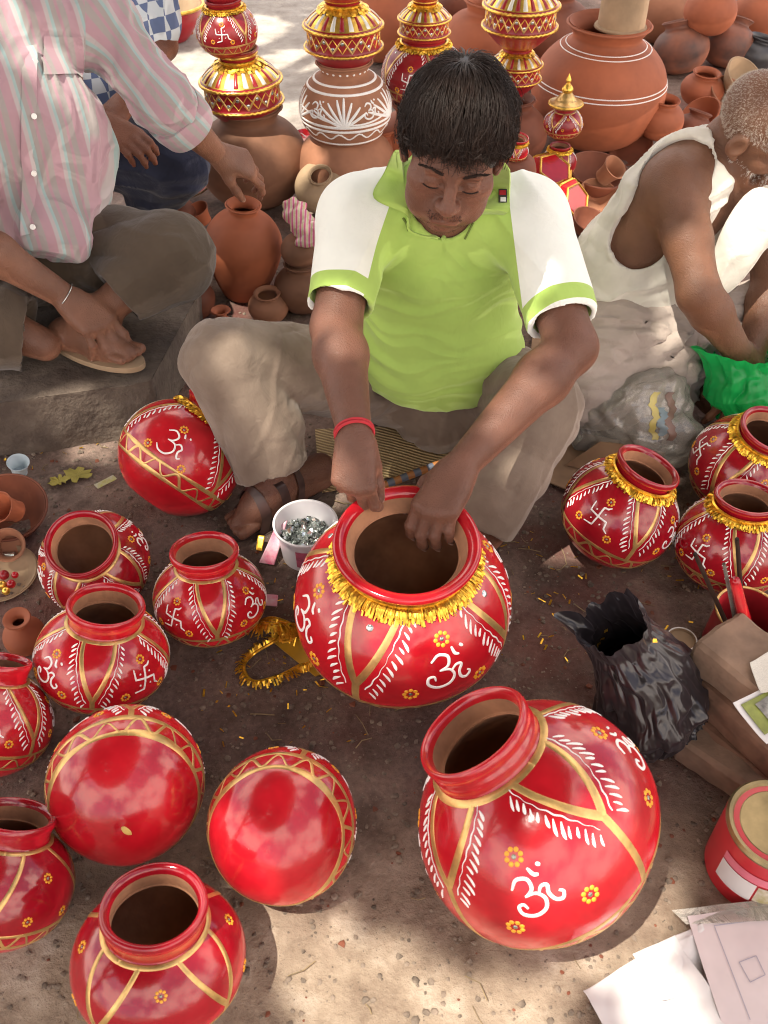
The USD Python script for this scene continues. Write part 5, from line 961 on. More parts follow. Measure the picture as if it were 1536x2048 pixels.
# plain clay pots, bowls and plates: (shape, label, px, py, r, material, tilt, z)
for name, shape, lab, px, py, rp, mat, tilt, z in [
    ("clay_jar", "jar", "tall orange ovoid clay jar with the striped man's hand on its mouth", 487, 502, 77, "terracotta", (.10, -.05), 0),
    ("clay_pot", "round", "brown clay pot left of the green-shirted man's sleeve, with a packet on top", 606, 575, 58, "clay_brown", (0, 0), 0),
    ("clay_pot", "squat", "small clay pot with side knob in front of the brown pot", 537, 612, 41, "terracotta_pale", (0, -.1), 0),
    ("clay_bottle", "bottle", "small orange clay bottle left of the knobbed pot", 445, 650, 32, "terracotta", (0, 0), 0),
    ("clay_pot", "round", "dark orange clay pot behind the striped man's knee", 385, 600, 46, "terracotta_dark", (-.3, -.1), 0),
    ("clay_jar", "jug", "small brown clay jug with open mouth above the dark knee", 350, 425, 42, "terracotta_dark", (.05, -.1), .03),
    ("clay_cup", "cup", "upright clay cup beside the small brown jug", 402, 430, 22, "terracotta", (-.3, -.3), .05),
    ("clay_pot", "round", "orange clay pot lying between the small jug and the tall jar", 375, 500, 38, "terracotta", (.7, -.5), 0),
    ("clay_jug", "jug", "pale clay jug seen from above with a small dark hole", 645, 372, 56, "clay_grey", (-.1, -.55), .06),
    ("clay_pot", "round", "small orange round pot with dark mouth before the largest pot", 1322, 240, 45, "terracotta", (.05, -.1), .06),
    ("clay_pot", "squat", "orange squat pot with open mouth above the small round one", 1405, 178, 43, "terracotta", (.05, -.1), .06),
    ("clay_pot", "round", "smoke-blackened clay pot right of the largest pot", 1362, 98, 55, "smoked_clay", (-.2, .3), 0),
    ("clay_pot", "round", "second smoke-blackened clay pot further right", 1456, 88, 52, "smoked_clay", (.3, .3), 0),
    ("clay_pot", "squat", "black glazed pot at the right edge", 1512, 108, 42, "black_clay", (.2, 0), 0),
    ("clay_bowl", "bowl", "pale conical bowl tipped up at the right edge", 1478, 166, 46, "clay_grey", (.5, -.6), .10),
    ("clay_bowl", "bowl", "second conical bowl nested under the pale one", 1448, 200, 44, "terracotta_pale", (.4, -.5), .05),
    ("clay_bowl", "bowl", "clay bowl lying on its side above the old man's shoulder", 1405, 238, 40, "terracotta", (-.7, -.4), .03),
    ("clay_plate", "plate", "reddish clay plate leaning beneath the small round pot", 1262, 300, 44, "terracotta_dark", (-.5, -.4), .02),
    ("clay_bowl", "bowl", "wide clay bowl behind the old man's back", 1190, 362, 62, "terracotta_dark", (.1, -.2), .0),
    ("clay_cup", "cup", "clay cup lying in the wide bowl", 1218, 345, 26, "terracotta_pale", (.6, -.6), .08),
    ("clay_bowl", "bowl", "clay bowl with thick rim in front of the wide bowl", 1192, 402, 42, "terracotta_pale", (.2, -.5), .0),
    ("clay_bowl", "bowl", "dark clay bowl in the gap beside the white sleeve", 1175, 452, 38, "terracotta_dark", (.3, -.3), .0),
    ("clay_pot", "round", "orange clay pot in the back row left of the man's head", 770, 35, 95, "terracotta", (0, 0), 0),
    ("clay_pot", "round", "orange clay pot in the back row above the man's head", 968, 92, 88, "terracotta", (.1, 0), 0),
    ("clay_pot", "round", "brown clay pot at the top edge between two gold stacks", 935, 20, 70, "terracotta_dark", (.1, 0), 0),
    ("clay_pot", "round", "reddish clay pot at the top edge left of the largest pot", 1095, 70, 90, "terracotta_dark", (0, 0), 0),
    ("clay_pot", "round", "clay pot at the top edge right of the pale pipe", 1320, 20, 70, "terracotta_pale", (.2, 0), 0),
    ("clay_pot", "round", "clay pot at the top right corner", 1525, 30, 60, "terracotta", (.1, 0), 0),
    ("clay_pot", "round", "orange clay pot low behind the largest pot, near the squat pot", 1385, 262, 40, "terracotta_dark", (.3, .2), 0),
    ("clay_pot", "round", "small clay pot behind the man's right shoulder beside the pink pot", 765, 300, 45, "terracotta", (0, 0), .1),
    ("clay_cup", "cup", "tiny clay cup alone on the sunlit ground at the top left", 377, 58, 13, "terracotta", (0, 0), 0),
]:
    ground_pot(name, shape, lab, "bowl" if "bowl" in name else "plate" if "plate" in name else "cup" if "cup" in name else "clay pot", px, py, rp, mat, tilt, z)
c = over(place(1385, 98, 55, .82)[0], 22); clay("clay_pot", "round", "orange clay pot stacked on the smoke-blackened pots", "clay pot", c + [.04, 0, 0], 52 * proj(c)[2] / FPX, lean(.1, 0))
c, R = place(338, 42, 72, .5); t, o = clay("decorated_bowl", "bowl", "red bowl with gold rim on the ground at the upper left", "bowl", c, R, lean(0, 0), "dark_red_paint", inner="clay_grey"); t.local("gold_rim", tube(np.stack([R * np.cos(a), R * np.sin(a), np.full(97, .42 * R)], 1), .05 * R, 6, False), "gold_trim", True)
c, R = place(402, -8, 50, .5); t, o = clay("decorated_bowl", "bowl", "second red bowl with gold rim cut by the upper edge", "bowl", c, R, lean(0, 0), "dark_red_paint", inner="clay_grey"); t.local("gold_rim", tube(np.stack([R * np.cos(a), R * np.sin(a), np.full(97, .42 * R)], 1), .05 * R, 6, False), "gold_trim", True)
c, R = place(372, 372, 46, .14, .03); t, o = clay("decorated_plate", "plate", "red plate with pale rim half under the dark jeans", "plate", c, R, lean(0, -.15), "dark_red_paint", wall=.05); t.local("pale_rim", tube(np.stack([R * np.cos(a), R * np.sin(a), np.full(97, .10 * R)], 1), .05 * R, 6, False), "clay_grey", True)
c, R = place(615, 282, 40, .14, .05); t, o = clay("decorated_plate", "plate", "bright red plate with pale pattern between the two clay pots", "plate", c, R, lean(0, -.15), "red_paint", wall=.05); t.local("white_swirls", join([tube([[R * .5 * math.cos(q), R * .5 * math.sin(q), -.05 * R], [R * .8 * math.cos(q + .3), R * .8 * math.sin(q + .3), .02 * R]], .02 * R, 5) for q in np.arange(9) * .7]), "white_paint", True)

# ------------------------------------------------------------------ the low stone step under the left man, and small things
slab_front = [atz(x, y, SLAB_H)[:2] for x, y in ((-420, 850), (-60, 800), (120, 785), (240, 760), (305, 752), (330, 700), (335, 600), (-300, 560))]
t = T("stone_step", "low worn stone step behind the red pots, under the striped man", "step", [*np.mean(slab_front, 0), 0])
def clip_x(a): return [(x, y) for x, y in a]
xs = [-1.9, -1.15, -.72, -.40]
fr = np.array(slab_front[:5]); fr = fr[np.argsort(fr[:, 0])]
yf = lambda x: float(np.interp(x, fr[:, 0], fr[:, 1]))
edge = max(fr[:, 0])
xs = [edge - 1.7, edge - 1.08, edge - .52, edge]
for k in range(3):
    x0, x1 = xs[k] + .006, xs[k + 1] - .006
    out = [(x0, yf(x0)), ((x0 + x1) / 2, yf((x0 + x1) / 2)), (x1, yf(x1)), (x1 + (.05 if k == 2 else 0), yf(x1) + .35), (x1, yf(x1) + .75), (x0, yf(x0) + .75)]
    v, f = rough_block(out, SLAB_H - .006 * k, 90 + k); t.mesh("stone", (v, f), "slab_stone", 50)

# the tub of mirror chips
def tub():
    c, R = place(612, 1075, 62, .75); h = R * 1.5; c = c * [1, 1, 0]
    t = T("plastic_tub", "white plastic tub half full of mirror chips beside the fringed pot", "tub", c, lean(.02, -.06)); M_ = lathe(np.array([(0, .003), (.74, .003), (.80, .03), (.90, .7 * h / R), (.97, .93 * h / R), (1.03, .94 * h / R), (1.04, h / R), (.98, h / R + .01), (.95, h / R - .02), (.86, .6 * h / R), (.76, .06), (0, .05)]) * [R, R], 64); t.local("tub", M_, "tub_plastic", 40)
    ph = np.linspace(1.25, 2.3, 20); z = np.linspace(.18 * h, .72 * h, 6); rr = np.interp(z / h, [0, .7, 1], [.80 * R, .90 * R, .97 * R]) + .0012; t.local("label", (np.array([[r * math.cos(p), r * math.sin(p), q] for r, q in zip(rr, z) for p in ph]), grid_faces(6, 20)), "pink_label", True)
    rs = np.random.default_rng(3); path = None; vs, fs = [], []
    for k in range(420):
        r, p = .80 * R * math.sqrt(rs.random()), rs.random() * 6.283; s = .0045 + .003 * rs.random(); n = unit(rs.normal(size=3) * [.7, .7, .4] + UP * .6); F = frame(n, rs.normal(size=3)); o = np.array([r * math.cos(p), r * math.sin(p), .52 * h + .008 * rs.random()]); q = np.array([[1, .2, 0], [-.3, 1, 0], [-1, -.3, 0], [.4, -1, 0]]) * s
        b = len(vs) * 4; vs.append(o + q @ F.T); fs += [[b, b + 1, b + 2], [b, b + 2, b + 3]]
    m = single("mirror_chips", (np.vstack(vs) + c, np.array(fs)), "mirror_chip", "heap of small silvery mirror chips in the white tub", "mirror chips", kind="stuff", smooth=False)
simple("tub_plastic", (0.62, 0.60, 0.62), 0.35, var=.03); simple("pink_label", (0.55, 0.12, 0.20), 0.5, var=.25, scale=60); simple("pink_plastic", (0.62, 0.10, 0.20), 0.3, col2=(0.62, 0.48, 0.52), scale=40); simple("yellow_card", (0.50, 0.27, 0.02), 0.55, var=.2); simple("glass_grey", (.3, .33, .36), .3)
simple("blue_plastic", (.42, .50, .54), .4, var=.03)
tub()
def ribbon_strip(pts, w, up=UP, wav=0.0):
    p = spline(pts, 10 * len(pts)); tn = np.gradient(p, axis=0); tn /= np.linalg.norm(tn, axis=1, keepdims=True); s = np.cross(tn, up); s /= np.linalg.norm(s, axis=1, keepdims=True) + 1e-9; z = (np.sin(np.arange(len(p)) * 1.3) * wav)[:, None] * UP
    return np.stack([p - s * w / 2 + z, p + s * w / 2 - z], 1).reshape(-1, 3), grid_faces(len(p), 2)
def tinsel_cord(pts, drop, seed, n=150):
    """A cord with a gold fringe hanging or lying to one side."""
    rs = np.random.default_rng(seed); p = spline(pts, n); tn = np.gradient(p, axis=0); tn /= np.linalg.norm(tn, axis=1, keepdims=True); s = np.cross(tn, UP); out = [tube(p[::3], .0028, 6)]
    for k in range(n):
        d = unit(s[k] + rs.normal(size=3) * .25 + UP * .15); L = drop * rs.uniform(.6, 1.1); a = p[k]; w = tn[k] * .0016; q = [a, a + d * L * .5 + UP * .004, a + d * L - UP * .003]; out.append((np.array([x + sg * w for x in q for sg in (-1, 1)]), grid_faces(3, 2)))
    return join(out)
A = lambda x, y, z=.006: atz(x, y, z)
t = T("tinsel_garland", "loose loop of gold tinsel fringe on the ground left of the fringed pot", "tinsel", A(540, 1330, 0))
t.mesh("cord", tinsel_cord([A(590, 1260, .012), A(545, 1285, .02), A(505, 1310), A(488, 1335, .01), A(508, 1362), A(560, 1350, .012), A(600, 1330), A(628, 1322, .02)], .018, 5), "fringe_gold", False)
t = T("tinsel_roll", "bunched roll of gold tinsel between the smallest pot and the fringed pot", "tinsel", A(552, 1255, 0)); t.mesh("cord", join([tinsel_cord([A(515, 1245, .02 + .012 * k), A(545, 1235 + 6 * k, .035 + .01 * k), A(590, 1252, .03), A(600, 1275, .015), A(560, 1285, .02)], .03, 6 + k, 90) for k in range(3)]), "fringe_gold", False)
t = T("tinsel_scrap", "scrap of gold tinsel beside the leaf-bordered pot at the left edge", "tinsel", A(66, 1370, 0)); t.mesh("cord", tinsel_cord([A(50, 1355, .015), A(70, 1370, .03), A(82, 1392, .01)], .03, 12, 60), "fringe_gold", False)
def sheet(corners, nx, ny, amp, seed, thick=0.0008, curl=0.0):
    """A thin sheet between four world corners, rippled; returns a closed mesh."""
    c = np.asarray(corners, float); u, v = np.meshgrid(np.linspace(0, 1, nx), np.linspace(0, 1, ny), indexing="ij"); u, v = u[..., None], v[..., None]
    p = (c[0] * (1 - u) + c[1] * u) * (1 - v) + (c[3] * (1 - u) + c[2] * u) * v; p = p.reshape(-1, 3); n = unit(np.cross(c[1] - c[0], c[3] - c[0])); n = n * (1 if n[2] >= 0 else -1)
    h = amp * (meshkit.fbm(p * 11, 3, seed) - .35) + curl * (np.abs(2 * u - 1) ** 4 + np.abs(2 * v - 1) ** 4).reshape(-1); p = p + n * h[:, None]; k = len(p); f = vf((p, grid_faces(nx, ny)))[1]
    idx = np.arange(nx * ny).reshape(nx, ny); rim = np.concatenate([idx[:, 0], idx[-1, 1:], idx[-2::-1, -1], idx[0, -2:0:-1]]); r2 = np.roll(rim, -1)
    return np.vstack([p, p - n * thick]), np.vstack([f, f[:, ::-1] + k, np.stack([rim, r2, rim + k], 1), np.stack([r2, r2 + k, rim + k], 1)])
single("yellow_card", sheet([A(535, 1275, .008), A(600, 1262, .010), A(650, 1345, .008), A(630, 1352, .007)], 10, 8, .004, 3, .002), "yellow_card", "yellow card with pale edge sticking out from under the fringed pot", "card")
t = T("pink_packet", "pink and white plastic packet leaning on the tub of mirror chips", "packet", A(535, 1110, 0)); t.mesh("packet", sheet([A(518, 1125, .01), A(548, 1130, .01), atz(575, 1040, .07), atz(548, 1060, .06)], 10, 10, .006, 4, .003), "pink_plastic", True); t.mesh("gold_strip", sheet([A(512, 1100, .012), A(524, 1102, .012), atz(530, 1072, .03), atz(516, 1070, .03)], 6, 6, .006, 5, .002), "fringe_gold", True)
single("pink_packet", sheet([A(528, 1188, .01), A(556, 1190, .012), A(554, 1212, .01), A(526, 1210, .012)], 8, 6, .004, 6, .002), "pink_plastic", "small pink wrapper on the ground right of the smallest red pot", "wrapper")

# mat, striped rod, cardboard under the seated man
M["straw"] = usdkit.material(stage, "/World/Looks/straw", {"g": ("geometry", {}), "m": ("mapping", {"rotation": (0, 0, .35)}), "w": ("wave_texture", {"scale": 36.0, "distortion": 1.5, "detail": 3.0, "bands_direction": "y"}), "r": ("rgb_ramp", {"ramp": [(0, (.20, .13, .055)), (.6, (.40, .29, .14)), (1, (.50, .38, .20))]}), "b": ("bump", {"strength": .8, "distance": .004}), "p": ("principled_bsdf", {"roughness": .8})},
    [("g.position", "m.vector"), ("m.vector", "w.vector"), ("w.fac", "r.fac"), ("r.color", "p.base_color"), ("w.fac", "b.height"), ("b.normal", "p.normal")], surface="p.BSDF")
simple("cardboard", (.30, .185, .105), .85, var=.15, scale=10)
single("straw_mat", sheet([A(640, 985, .012), A(905, 930, .014), A(900, 850, .02), A(630, 860, .02)], 24, 18, .012, 8, .003), "straw", "yellow straw mat under the green-shirted man's crossed legs", "mat")
t = T("striped_rod", "thin rod with orange and blue-grey stripes behind the fringed pot", "rod", A(820, 960, .02)); q = [atz(748, 978, .05), atz(905, 918, .07)]; simple("rod_orange", (.30, .115, .03), .5); simple("rod_blue", (.085, .10, .14), .5)
for k in range(12):
    u0, u1 = k / 12, (k + 1) / 12; t.mesh("stripe", tube([q[0] * (1 - x) + q[1] * x for x in (u0, u1)], .0085, 12), "rod_orange" if k % 2 else "rod_blue", 40)
single("cardboard_piece", sheet([A(1085, 960, .01), A(1180, 1000, .012), A(1240, 880, .02), A(1120, 860, .02)], 14, 12, .01, 9, .003), "cardboard", "torn brown cardboard behind the fringed pot that leans right", "cardboard")
single("cardboard_piece", sheet([A(1130, 930, .02), atz(1200, 880, .09), atz(1330, 905, .05), A(1300, 960, .02)], 16, 12, .02, 10, .003), "cardboard", "folded brown cardboard under the clear plastic sack", "cardboard")
single("cardboard_piece", sheet([A(1060, 720, .014), A(1130, 740, .012), A(1130, 640, .012), A(1070, 620, .014)], 12, 10, .008, 11, .003), "cardboard", "brown cardboard on the ground in the gap under the man's elbow", "cardboard")

# plastic bags
def bag_material(name, col, rough, trans=0.0, alpha=1.0):
    M[name] = usdkit.material(stage, "/World/Looks/" + name, {"g": ("geometry", {}), "n": ("noise_texture", {"scale": 16.0, "detail": 5.0, "distortion": 1.2, "type": "ridged_multifractal"}), "b": ("bump", {"strength": .4, "distance": .003}),
        "p": ("principled_bsdf", {"base_color": col, "roughness": rough, "alpha": alpha}), "t": ("translucent_bsdf", {"color": col}), "m": ("mix_closure", {"fac": trans})},
        [("g.position", "n.vector"), ("n.fac", "b.height"), ("b.normal", "p.normal"), ("p.BSDF", "m.closure1"), ("t.BSDF", "m.closure2")], surface="m.closure")
bag_material("black_plastic", (.016, .013, .015), .24); bag_material("green_plastic", (.01, .34, .075), .35, .35)
M["clear_plastic"] = usdkit.material(stage, "/World/Looks/clear_plastic", {"g": ("geometry", {}), "n": ("noise_texture", {"scale": 24.0, "detail": 5.0, "distortion": 1.0}), "b": ("bump", {"strength": .7, "distance": .006}), "lw": ("layer_weight", {"blend": .42}), "t": ("transparent_bsdf", {"color": (.93, .92, .90)}), "gl": ("glossy_bsdf", {"color": (.9, .9, .88), "roughness": .10}), "d": ("diffuse_bsdf", {"color": (.55, .52, .46)}), "m1": ("mix_closure", {}), "m2": ("mix_closure", {"fac": .20})},
    [("g.position", "n.vector"), ("n.fac", "b.height"), ("b.normal", "gl.normal"), ("b.normal", "d.normal"), ("b.normal", "lw.normal"), ("lw.fresnel", "m1.fac"), ("t.BSDF", "m1.closure1"), ("gl.BSDF", "m1.closure2"), ("m1.closure", "m2.closure1"), ("d.BSDF", "m2.closure2")], surface="m2.closure")
def crumple(S, h, amp, seed, freq=9, it=1, flat=True, sq=(1, 1, 1)):
    v, f = S.mesh(h); n = normals(v, f); q = v * np.array(sq) * freq + (np.stack([meshkit.fbm(v * 6, 2, seed + 5 + j) for j in range(3)], 1) - .5) * 2.2
    d = np.abs(2 * meshkit.fbm(q, 2, seed) - 1) * 1.6 + .7 * np.abs(2 * meshkit.fbm(q * 2.3, 2, seed + 1) - 1); v = v + n * (amp * (d - .55))[:, None]
    if flat: v[:, 2] = np.maximum(v[:, 2], .006)
    return v, f
def film(base, mouth, r0, r1, rm, tip_dir, seed, nt=90, na=300, amp=.30, ragged=.03, tip=.06, bulge=0.0, squash=1.0):
    """A thin plastic bag as one crinkled sheet: closed at its base, gathered in sharp pleats, open and ragged at its mouth."""
    base, mouth = np.asarray(base, float), np.asarray(mouth, float); ax = unit(mouth - base); F = frame(ax, tip_dir); t, a = np.meshgrid(np.linspace(0, 1, nt), np.linspace(0, 2 * np.pi, na, endpoint=False), indexing="ij")
    L = np.linalg.norm(mouth - base); p = np.stack([np.cos(a), np.sin(a), t * 2.0], -1); r = np.interp(t, [0, .06, .3, .62, .88, 1], [0.02, r0 * .75, r0, r1, rm, rm * 1.08])
    tri = lambda x: np.abs(2 * (x - np.floor(x)) - 1) - .5
    wp = (meshkit.fbm(p * 1.6, 3, seed) - .5); w2 = (meshkit.fbm(p * 2.3 + 9, 3, seed + 1) - .5)
    rs = np.random.default_rng(seed); d = 0
    for k, kt, w in ((5, .5, .42), (9, -.8, .32), (14, .9, .24), (23, -.6, .16), (6, 2.2, .16), (4, -3.0, .14), (38, .7, .08)): d = d + w * tri(a * k / (2 * np.pi) + kt * t + wp * 2.2 + rs.random()) * (.5 + 1.2 * meshkit.fbm(p * 1.7 + k, 2, seed + 3))
    r = r * (1 + amp * d * np.clip(t * 6, 0, 1)); aim = math.atan2(unit(tip_dir) @ F[:, 1], unit(tip_dir) @ F[:, 0]); da = np.angle(np.exp(1j * (a - aim)))
    z = t * L + np.clip((t - .55) / .45, 0, 1) ** 2 * (ragged * 2 * (meshkit.fbm(p * 2.2 + 4, 3, seed + 5) - .5) + tip * np.exp(-(da / .35) ** 2)) + ragged * .4 * w2; r = r + np.clip((t - .6) / .4, 0, 1) ** 2 * tip * 1.1 * np.exp(-(da / .22) ** 2)
    v = base + r[..., None] * (np.cos(a)[..., None] * F[:, 0] + np.sin(a)[..., None] * F[:, 1] * squash) + z[..., None] * ax + bulge * np.sin(t * np.pi)[..., None] * np.array([1, 0, 0]); v = v.reshape(-1, 3); v[:, 2] = np.maximum(v[:, 2], .005 + .004 * meshkit.noise(v * 40)); return v, vf((v, grid_faces(nt, na, True)))[1]
def black_bag():
    t = T("black_plastic_bag", "crumpled open black plastic bag standing behind the largest tilted pot", "plastic bag", A(1270, 1440, 0)); b, u = atz(1305, 1460, .01), atz(1222, 1245, .235)
    v, f = film(b, u, .112, .085, .060, atz(1120, 1200, .26) - u, 13, amp=.22, bulge=.02, tip=.034, squash=.85); t.mesh("bag", (v, f), "black_plastic", 28)
    v2, f2 = film(atz(1345, 1470, .01), atz(1380, 1400, .09), .055, .05, .03, [1, 0, .3], 19, 40, 140, .4, .02, .02); t.mesh("bag_fold", (v2, f2), "black_plastic", 28)
    tm = trimesh.Trimesh(v, f, process=False); fl = []
    for px, py in ((1195, 1295), (1205, 1278), (1212, 1262), (1198, 1288), (1310, 1282)):
        hit, _, ti = tm.ray.intersects_location(CAM[None], unit(ray(px, py))[None], multiple_hits=False)
        if len(hit): F = frame(tm.face_normals[ti[0]]); fl.append((hit[0] - unit(ray(px, py)) * .003 + np.array([[-.004, -.002, 0], [.004, -.003, 0], [.003, .003, 0], [-.003, .004, 0]]) @ F.T, np.array([[0, 1, 2], [0, 2, 3]])))
    for g_ in fl: t.mesh("gold_fleck", g_, "fringe_gold", False)
black_bag()
def green_bag():
    t = T("green_plastic_bag", "bright green plastic bag at the right edge, held open by the old man", "plastic bag", A(1520, 830, 0)); v, f = film(atz(1525, 885, .03), atz(1508, 685, .255), .085, .115, .098, atz(1405, 712, .24) - atz(1500, 700, .24), 29, 80, 260, .18, .02, .04); t.mesh("bag", (v, f), "green_plastic", 28)
green_bag()
def clear_sack():
    t = T("clear_plastic_sack", "crumpled clear plastic sack with yellow and blue print before the old man's knee", "plastic sack", A(1260, 880, 0)); S = SDF(); a_, b_, c_ = atz(1210, 800, .10), atz(1290, 830, .10), atz(1340, 880, .07)
    S.rc(a_, b_, .085, .095, .05); S.rc(b_, c_, .09, .06, .05); S.rc(atz(1240, 745, .16), a_, .03, .07, .04); S.rc(atz(1190, 860, .06), a_, .05, .07, .04); v, f = S.mesh(.0044); v = facets(v, f, .008, 23, 5, 6, 12, .8); v = facets(v, f, .004, 24, 5, 14, 30, .8); v[:, 2] = np.maximum(v[:, 2], .006); t.mesh("sack", (v, f), "clear_plastic", 35)
    tm = trimesh.Trimesh(v, f, process=False)
    for nm, mat, x0, x1 in (("yellow_print", "yellow_print", 1301, 1314), ("blue_print", "blue_print", 1316, 1332), ("red_print", "red_print", 1334, 1348)):
        g = []
        for y in np.linspace(785, 880, 16):
            for x in np.linspace(x0, x1, 4) + 4 * math.sin(y * .13 + x0) + 2.5 * math.sin(y * .37):
                hit, _, ti = tm.ray.intersects_location(CAM[None], unit(ray(x, y if nm != "blue_print" else 815 + (y - 785) * .6))[None], multiple_hits=False); g.append(hit[0] + tm.face_normals[ti[0]] * .002 if len(hit) else A(x, y, .05))
        t.mesh(nm, (np.array(g), grid_faces(16, 4)), mat, True)
simple("yellow_print", (.40, .33, .10), .4); simple("blue_print", (.17, .22, .24), .4); simple("red_print", (.20, .12, .09), .4)
clear_sack()
def packet_on_pot():
    t = T("pink_sweet_packet", "pink and white shiny packet lying on the brown clay pot", "packet", atz(602, 445, .24)); c = atz(602, 442, .245); S = SDF(); d = unit(atz(625, 472, .23) - atz(585, 405, .27)); S.rc(c - d * .05, c + d * .05, .028, .034, .02); v, f = S.mesh(.0036); v = facets(v, f, .008, 27, 6, 14, 36); t.mesh("packet", (v, f), "sweet_wrap", 40)
    c2, R2 = place(606, 575, 58, .82); q = over(c2, 500); clay("clay_pot", "round", "brown clay pot upside down holding the pink packet, on the pot by the sleeve", "clay pot", q, 40 * proj(q)[2] / FPX, frame([0, 0, -1], (0, -1, 0)), "clay_brown")
M["sweet_wrap"] = usdkit.material(stage, "/World/Looks/sweet_wrap", {"g": ("geometry", {}), "n": ("wave_texture", {"scale": 28.0, "distortion": 6.0, "detail": 3.0}), "r": ("rgb_ramp", {"ramp": [(0, (.45, .08, .17)), (.4, (.55, .20, .28)), (.65, (.62, .55, .52)), (.85, (.35, .30, .08)), (1, (.5, .45, .3))]}), "p": ("principled_bsdf", {"roughness": .2})}, [("g.position", "n.vector"), ("n.fac", "r.fac"), ("r.color", "p.base_color")], surface="p.BSDF")
packet_on_pot()

# right edge: can of brushes, bricks with newspaper, lid, paint tin, white papers
def brush_can():
    c, R = place(1478, 1255, 62, .9); c = c * [1, 1, 0]; h = R * 1.75; t = T("paint_can", "dark red paint-smeared can holding brushes at the right edge", "can", c, lean(.05, -.05)); t.local("can", lathe(np.array([(0, .002), (.96, .002), (1, .02), (1, h / R * .97), (1.04, h / R * .98), (1.04, h / R), (.97, h / R), (.95, h / R * .9), (.95, .1), (0, .08)]) * R, 56), "dark_red_paint", 40); t.local("rim_ring", tube(np.stack([R * 1.03 * np.cos(a), R * 1.03 * np.sin(a), np.full(97, h)], 1), .003, 6, False), "gold_paint", True)
    mouth = c + np.array([.05 * h, -.05 * h, h])
    for k, (px, py, z, r, mat, lb) in enumerate(((1390, 1108, .38, .0042, "black_hair", "dark thin brush handle leaning left in the paint can"), (1448, 1128, .36, .0035, "dark_olive_cloth", "thin greenish brush handle in the middle of the paint can"), (1474, 1078, .42, .0042, "black_hair", "dark thin brush handle leaning back in the paint can"), (1470, 1162, .32, .0105, "red_paint", "thick red stick standing in the paint can"))):
        a0, b0 = mouth + [.01 * (k - 1), 0, -h * .75], atz(px, py, z); t2 = T("paint_brush", lb, "brush", a0); p = np.linspace(0, 1, 8)[:, None]; q = a0 * (1 - p) + b0 * p; t2.mesh("handle", tube(q, r * np.linspace(1.15, .75, 8), 10), mat, True); t2.mesh("bristles", tube([a0 - unit(b0 - a0) * .03, a0], [.002, r * 1.3], 8), "black_hair", True)
brush_can()
simple("brick_clay", (.20, .105, .065), .9, var=.22, scale=16, bump=.004, bscale=60); simple("brick_dusty", (.24, .155, .105), .9, var=.2, scale=14, bump=.004, bscale=60)
def brick(c, size, rz, rx, seed, label, mat):
    S = SDF(); m = box(size, bevel=.008); v, f = trimesh.remesh.subdivide_to_size(*vf(m), .016); tm = trimesh.Trimesh(v, f); tm.merge_vertices(); v = tm.vertices + tm.vertex_normals * ((meshkit.fbm(tm.vertices * 26 + seed, 3, seed) - .5) * .014)[:, None]
    Rm = rotz(rz) @ rotx(rx); single("brick", (v @ Rm.T + c, tm.faces), mat, label, "brick", "bricks stacked at the right edge", smooth=45)
for px, py, z, sz, rz, rx, lb, mat in ((1540, 1368, .165, (.23, .115, .07), -.95, 0, "dusty brick on top of the stack under the newspaper", "brick_dusty"), (1500, 1418, .098, (.24, .115, .07), -.98, 0, "dark brick in the middle of the stack beside the black bag", "brick_clay"), (1472, 1468, .036, (.25, .12, .065), -.9, 0, "rough bottom brick of the stack above the paint tin", "brick_clay"), (1500, 1535, .033, (.22, .11, .06), -.75, .0, "loose brick lying in front of the stack", "brick_dusty")):
    brick(atz(px, py, z), sz, rz, rx, int(px), lb, mat)
M["newsprint"] = usdkit.material(stage, "/World/Looks/newsprint", {"uv": ("uvmap", {"attribute": "st"}), "w": ("brick_texture", {"scale": 9.0, "color1": (.20, .19, .18), "color2": (.45, .43, .40), "mortar": (.60, .57, .50), "mortar_size": .03, "brick_width": .35, "row_height": .09}), "p": ("principled_bsdf", {"roughness": .9})}, [("uv.UV", "w.vector"), ("w.color", "p.base_color")], surface="p.BSDF")
simple("photo_green", (.22, .25, .05), .5, var=.25, scale=30); simple("photo_grey", (.25, .24, .22), .5, var=.4, scale=50); simple("paper_white", (.56, .54, .535), .75, var=.03); simple("paper_pink", (.56, .48, .48), .75, var=.04); simple("print_line", (.33, .31, .38), .8)
def paper(label, cs, mat, amp=.006, seed=1, cr=0.0, N=16, **kw):
    m = sheet(cs, N, N, amp, seed, .0012, .003); h_ = len(m[0]) // 2; k_ = facets(m[0][:h_], m[1][(m[1] < h_).all(1)], cr, seed, 6, 6, 16, .3) - m[0][:h_] if cr else np.zeros((h_, 3)); m = (m[0] + np.vstack([k_, k_]), m[1]); u, v = np.meshgrid(np.linspace(0, 1, N), np.linspace(0, 1, N), indexing="ij"); uv = np.stack([u, v], -1).reshape(-1, 2); t = T("paper", label, "paper", cs[0]); t.mesh("sheet", m, mat, True, uv=np.vstack([uv, uv])); return t, cs
Z = lambda x, y, z: atz(x, y, z)
t, cs = paper("printed newspaper scrap on the top brick at the right edge", [Z(1498, 1330, .205), Z(1560, 1290, .207), Z(1600, 1370, .207), Z(1520, 1390, .205)], "newsprint", .004, 2)
t, cs = paper("white-bordered photo scrap with green and grey picture on the bricks", [Z(1462, 1408, .20), Z(1550, 1365, .20), Z(1600, 1450, .19), Z(1530, 1490, .175)], "paper_white", .004, 3)
q = lambda u, v, l: (np.array(cs[0]) * (1 - u) + np.array(cs[1]) * u) * (1 - v) + (np.array(cs[3]) * (1 - u) + np.array(cs[2]) * u) * v + UP * l
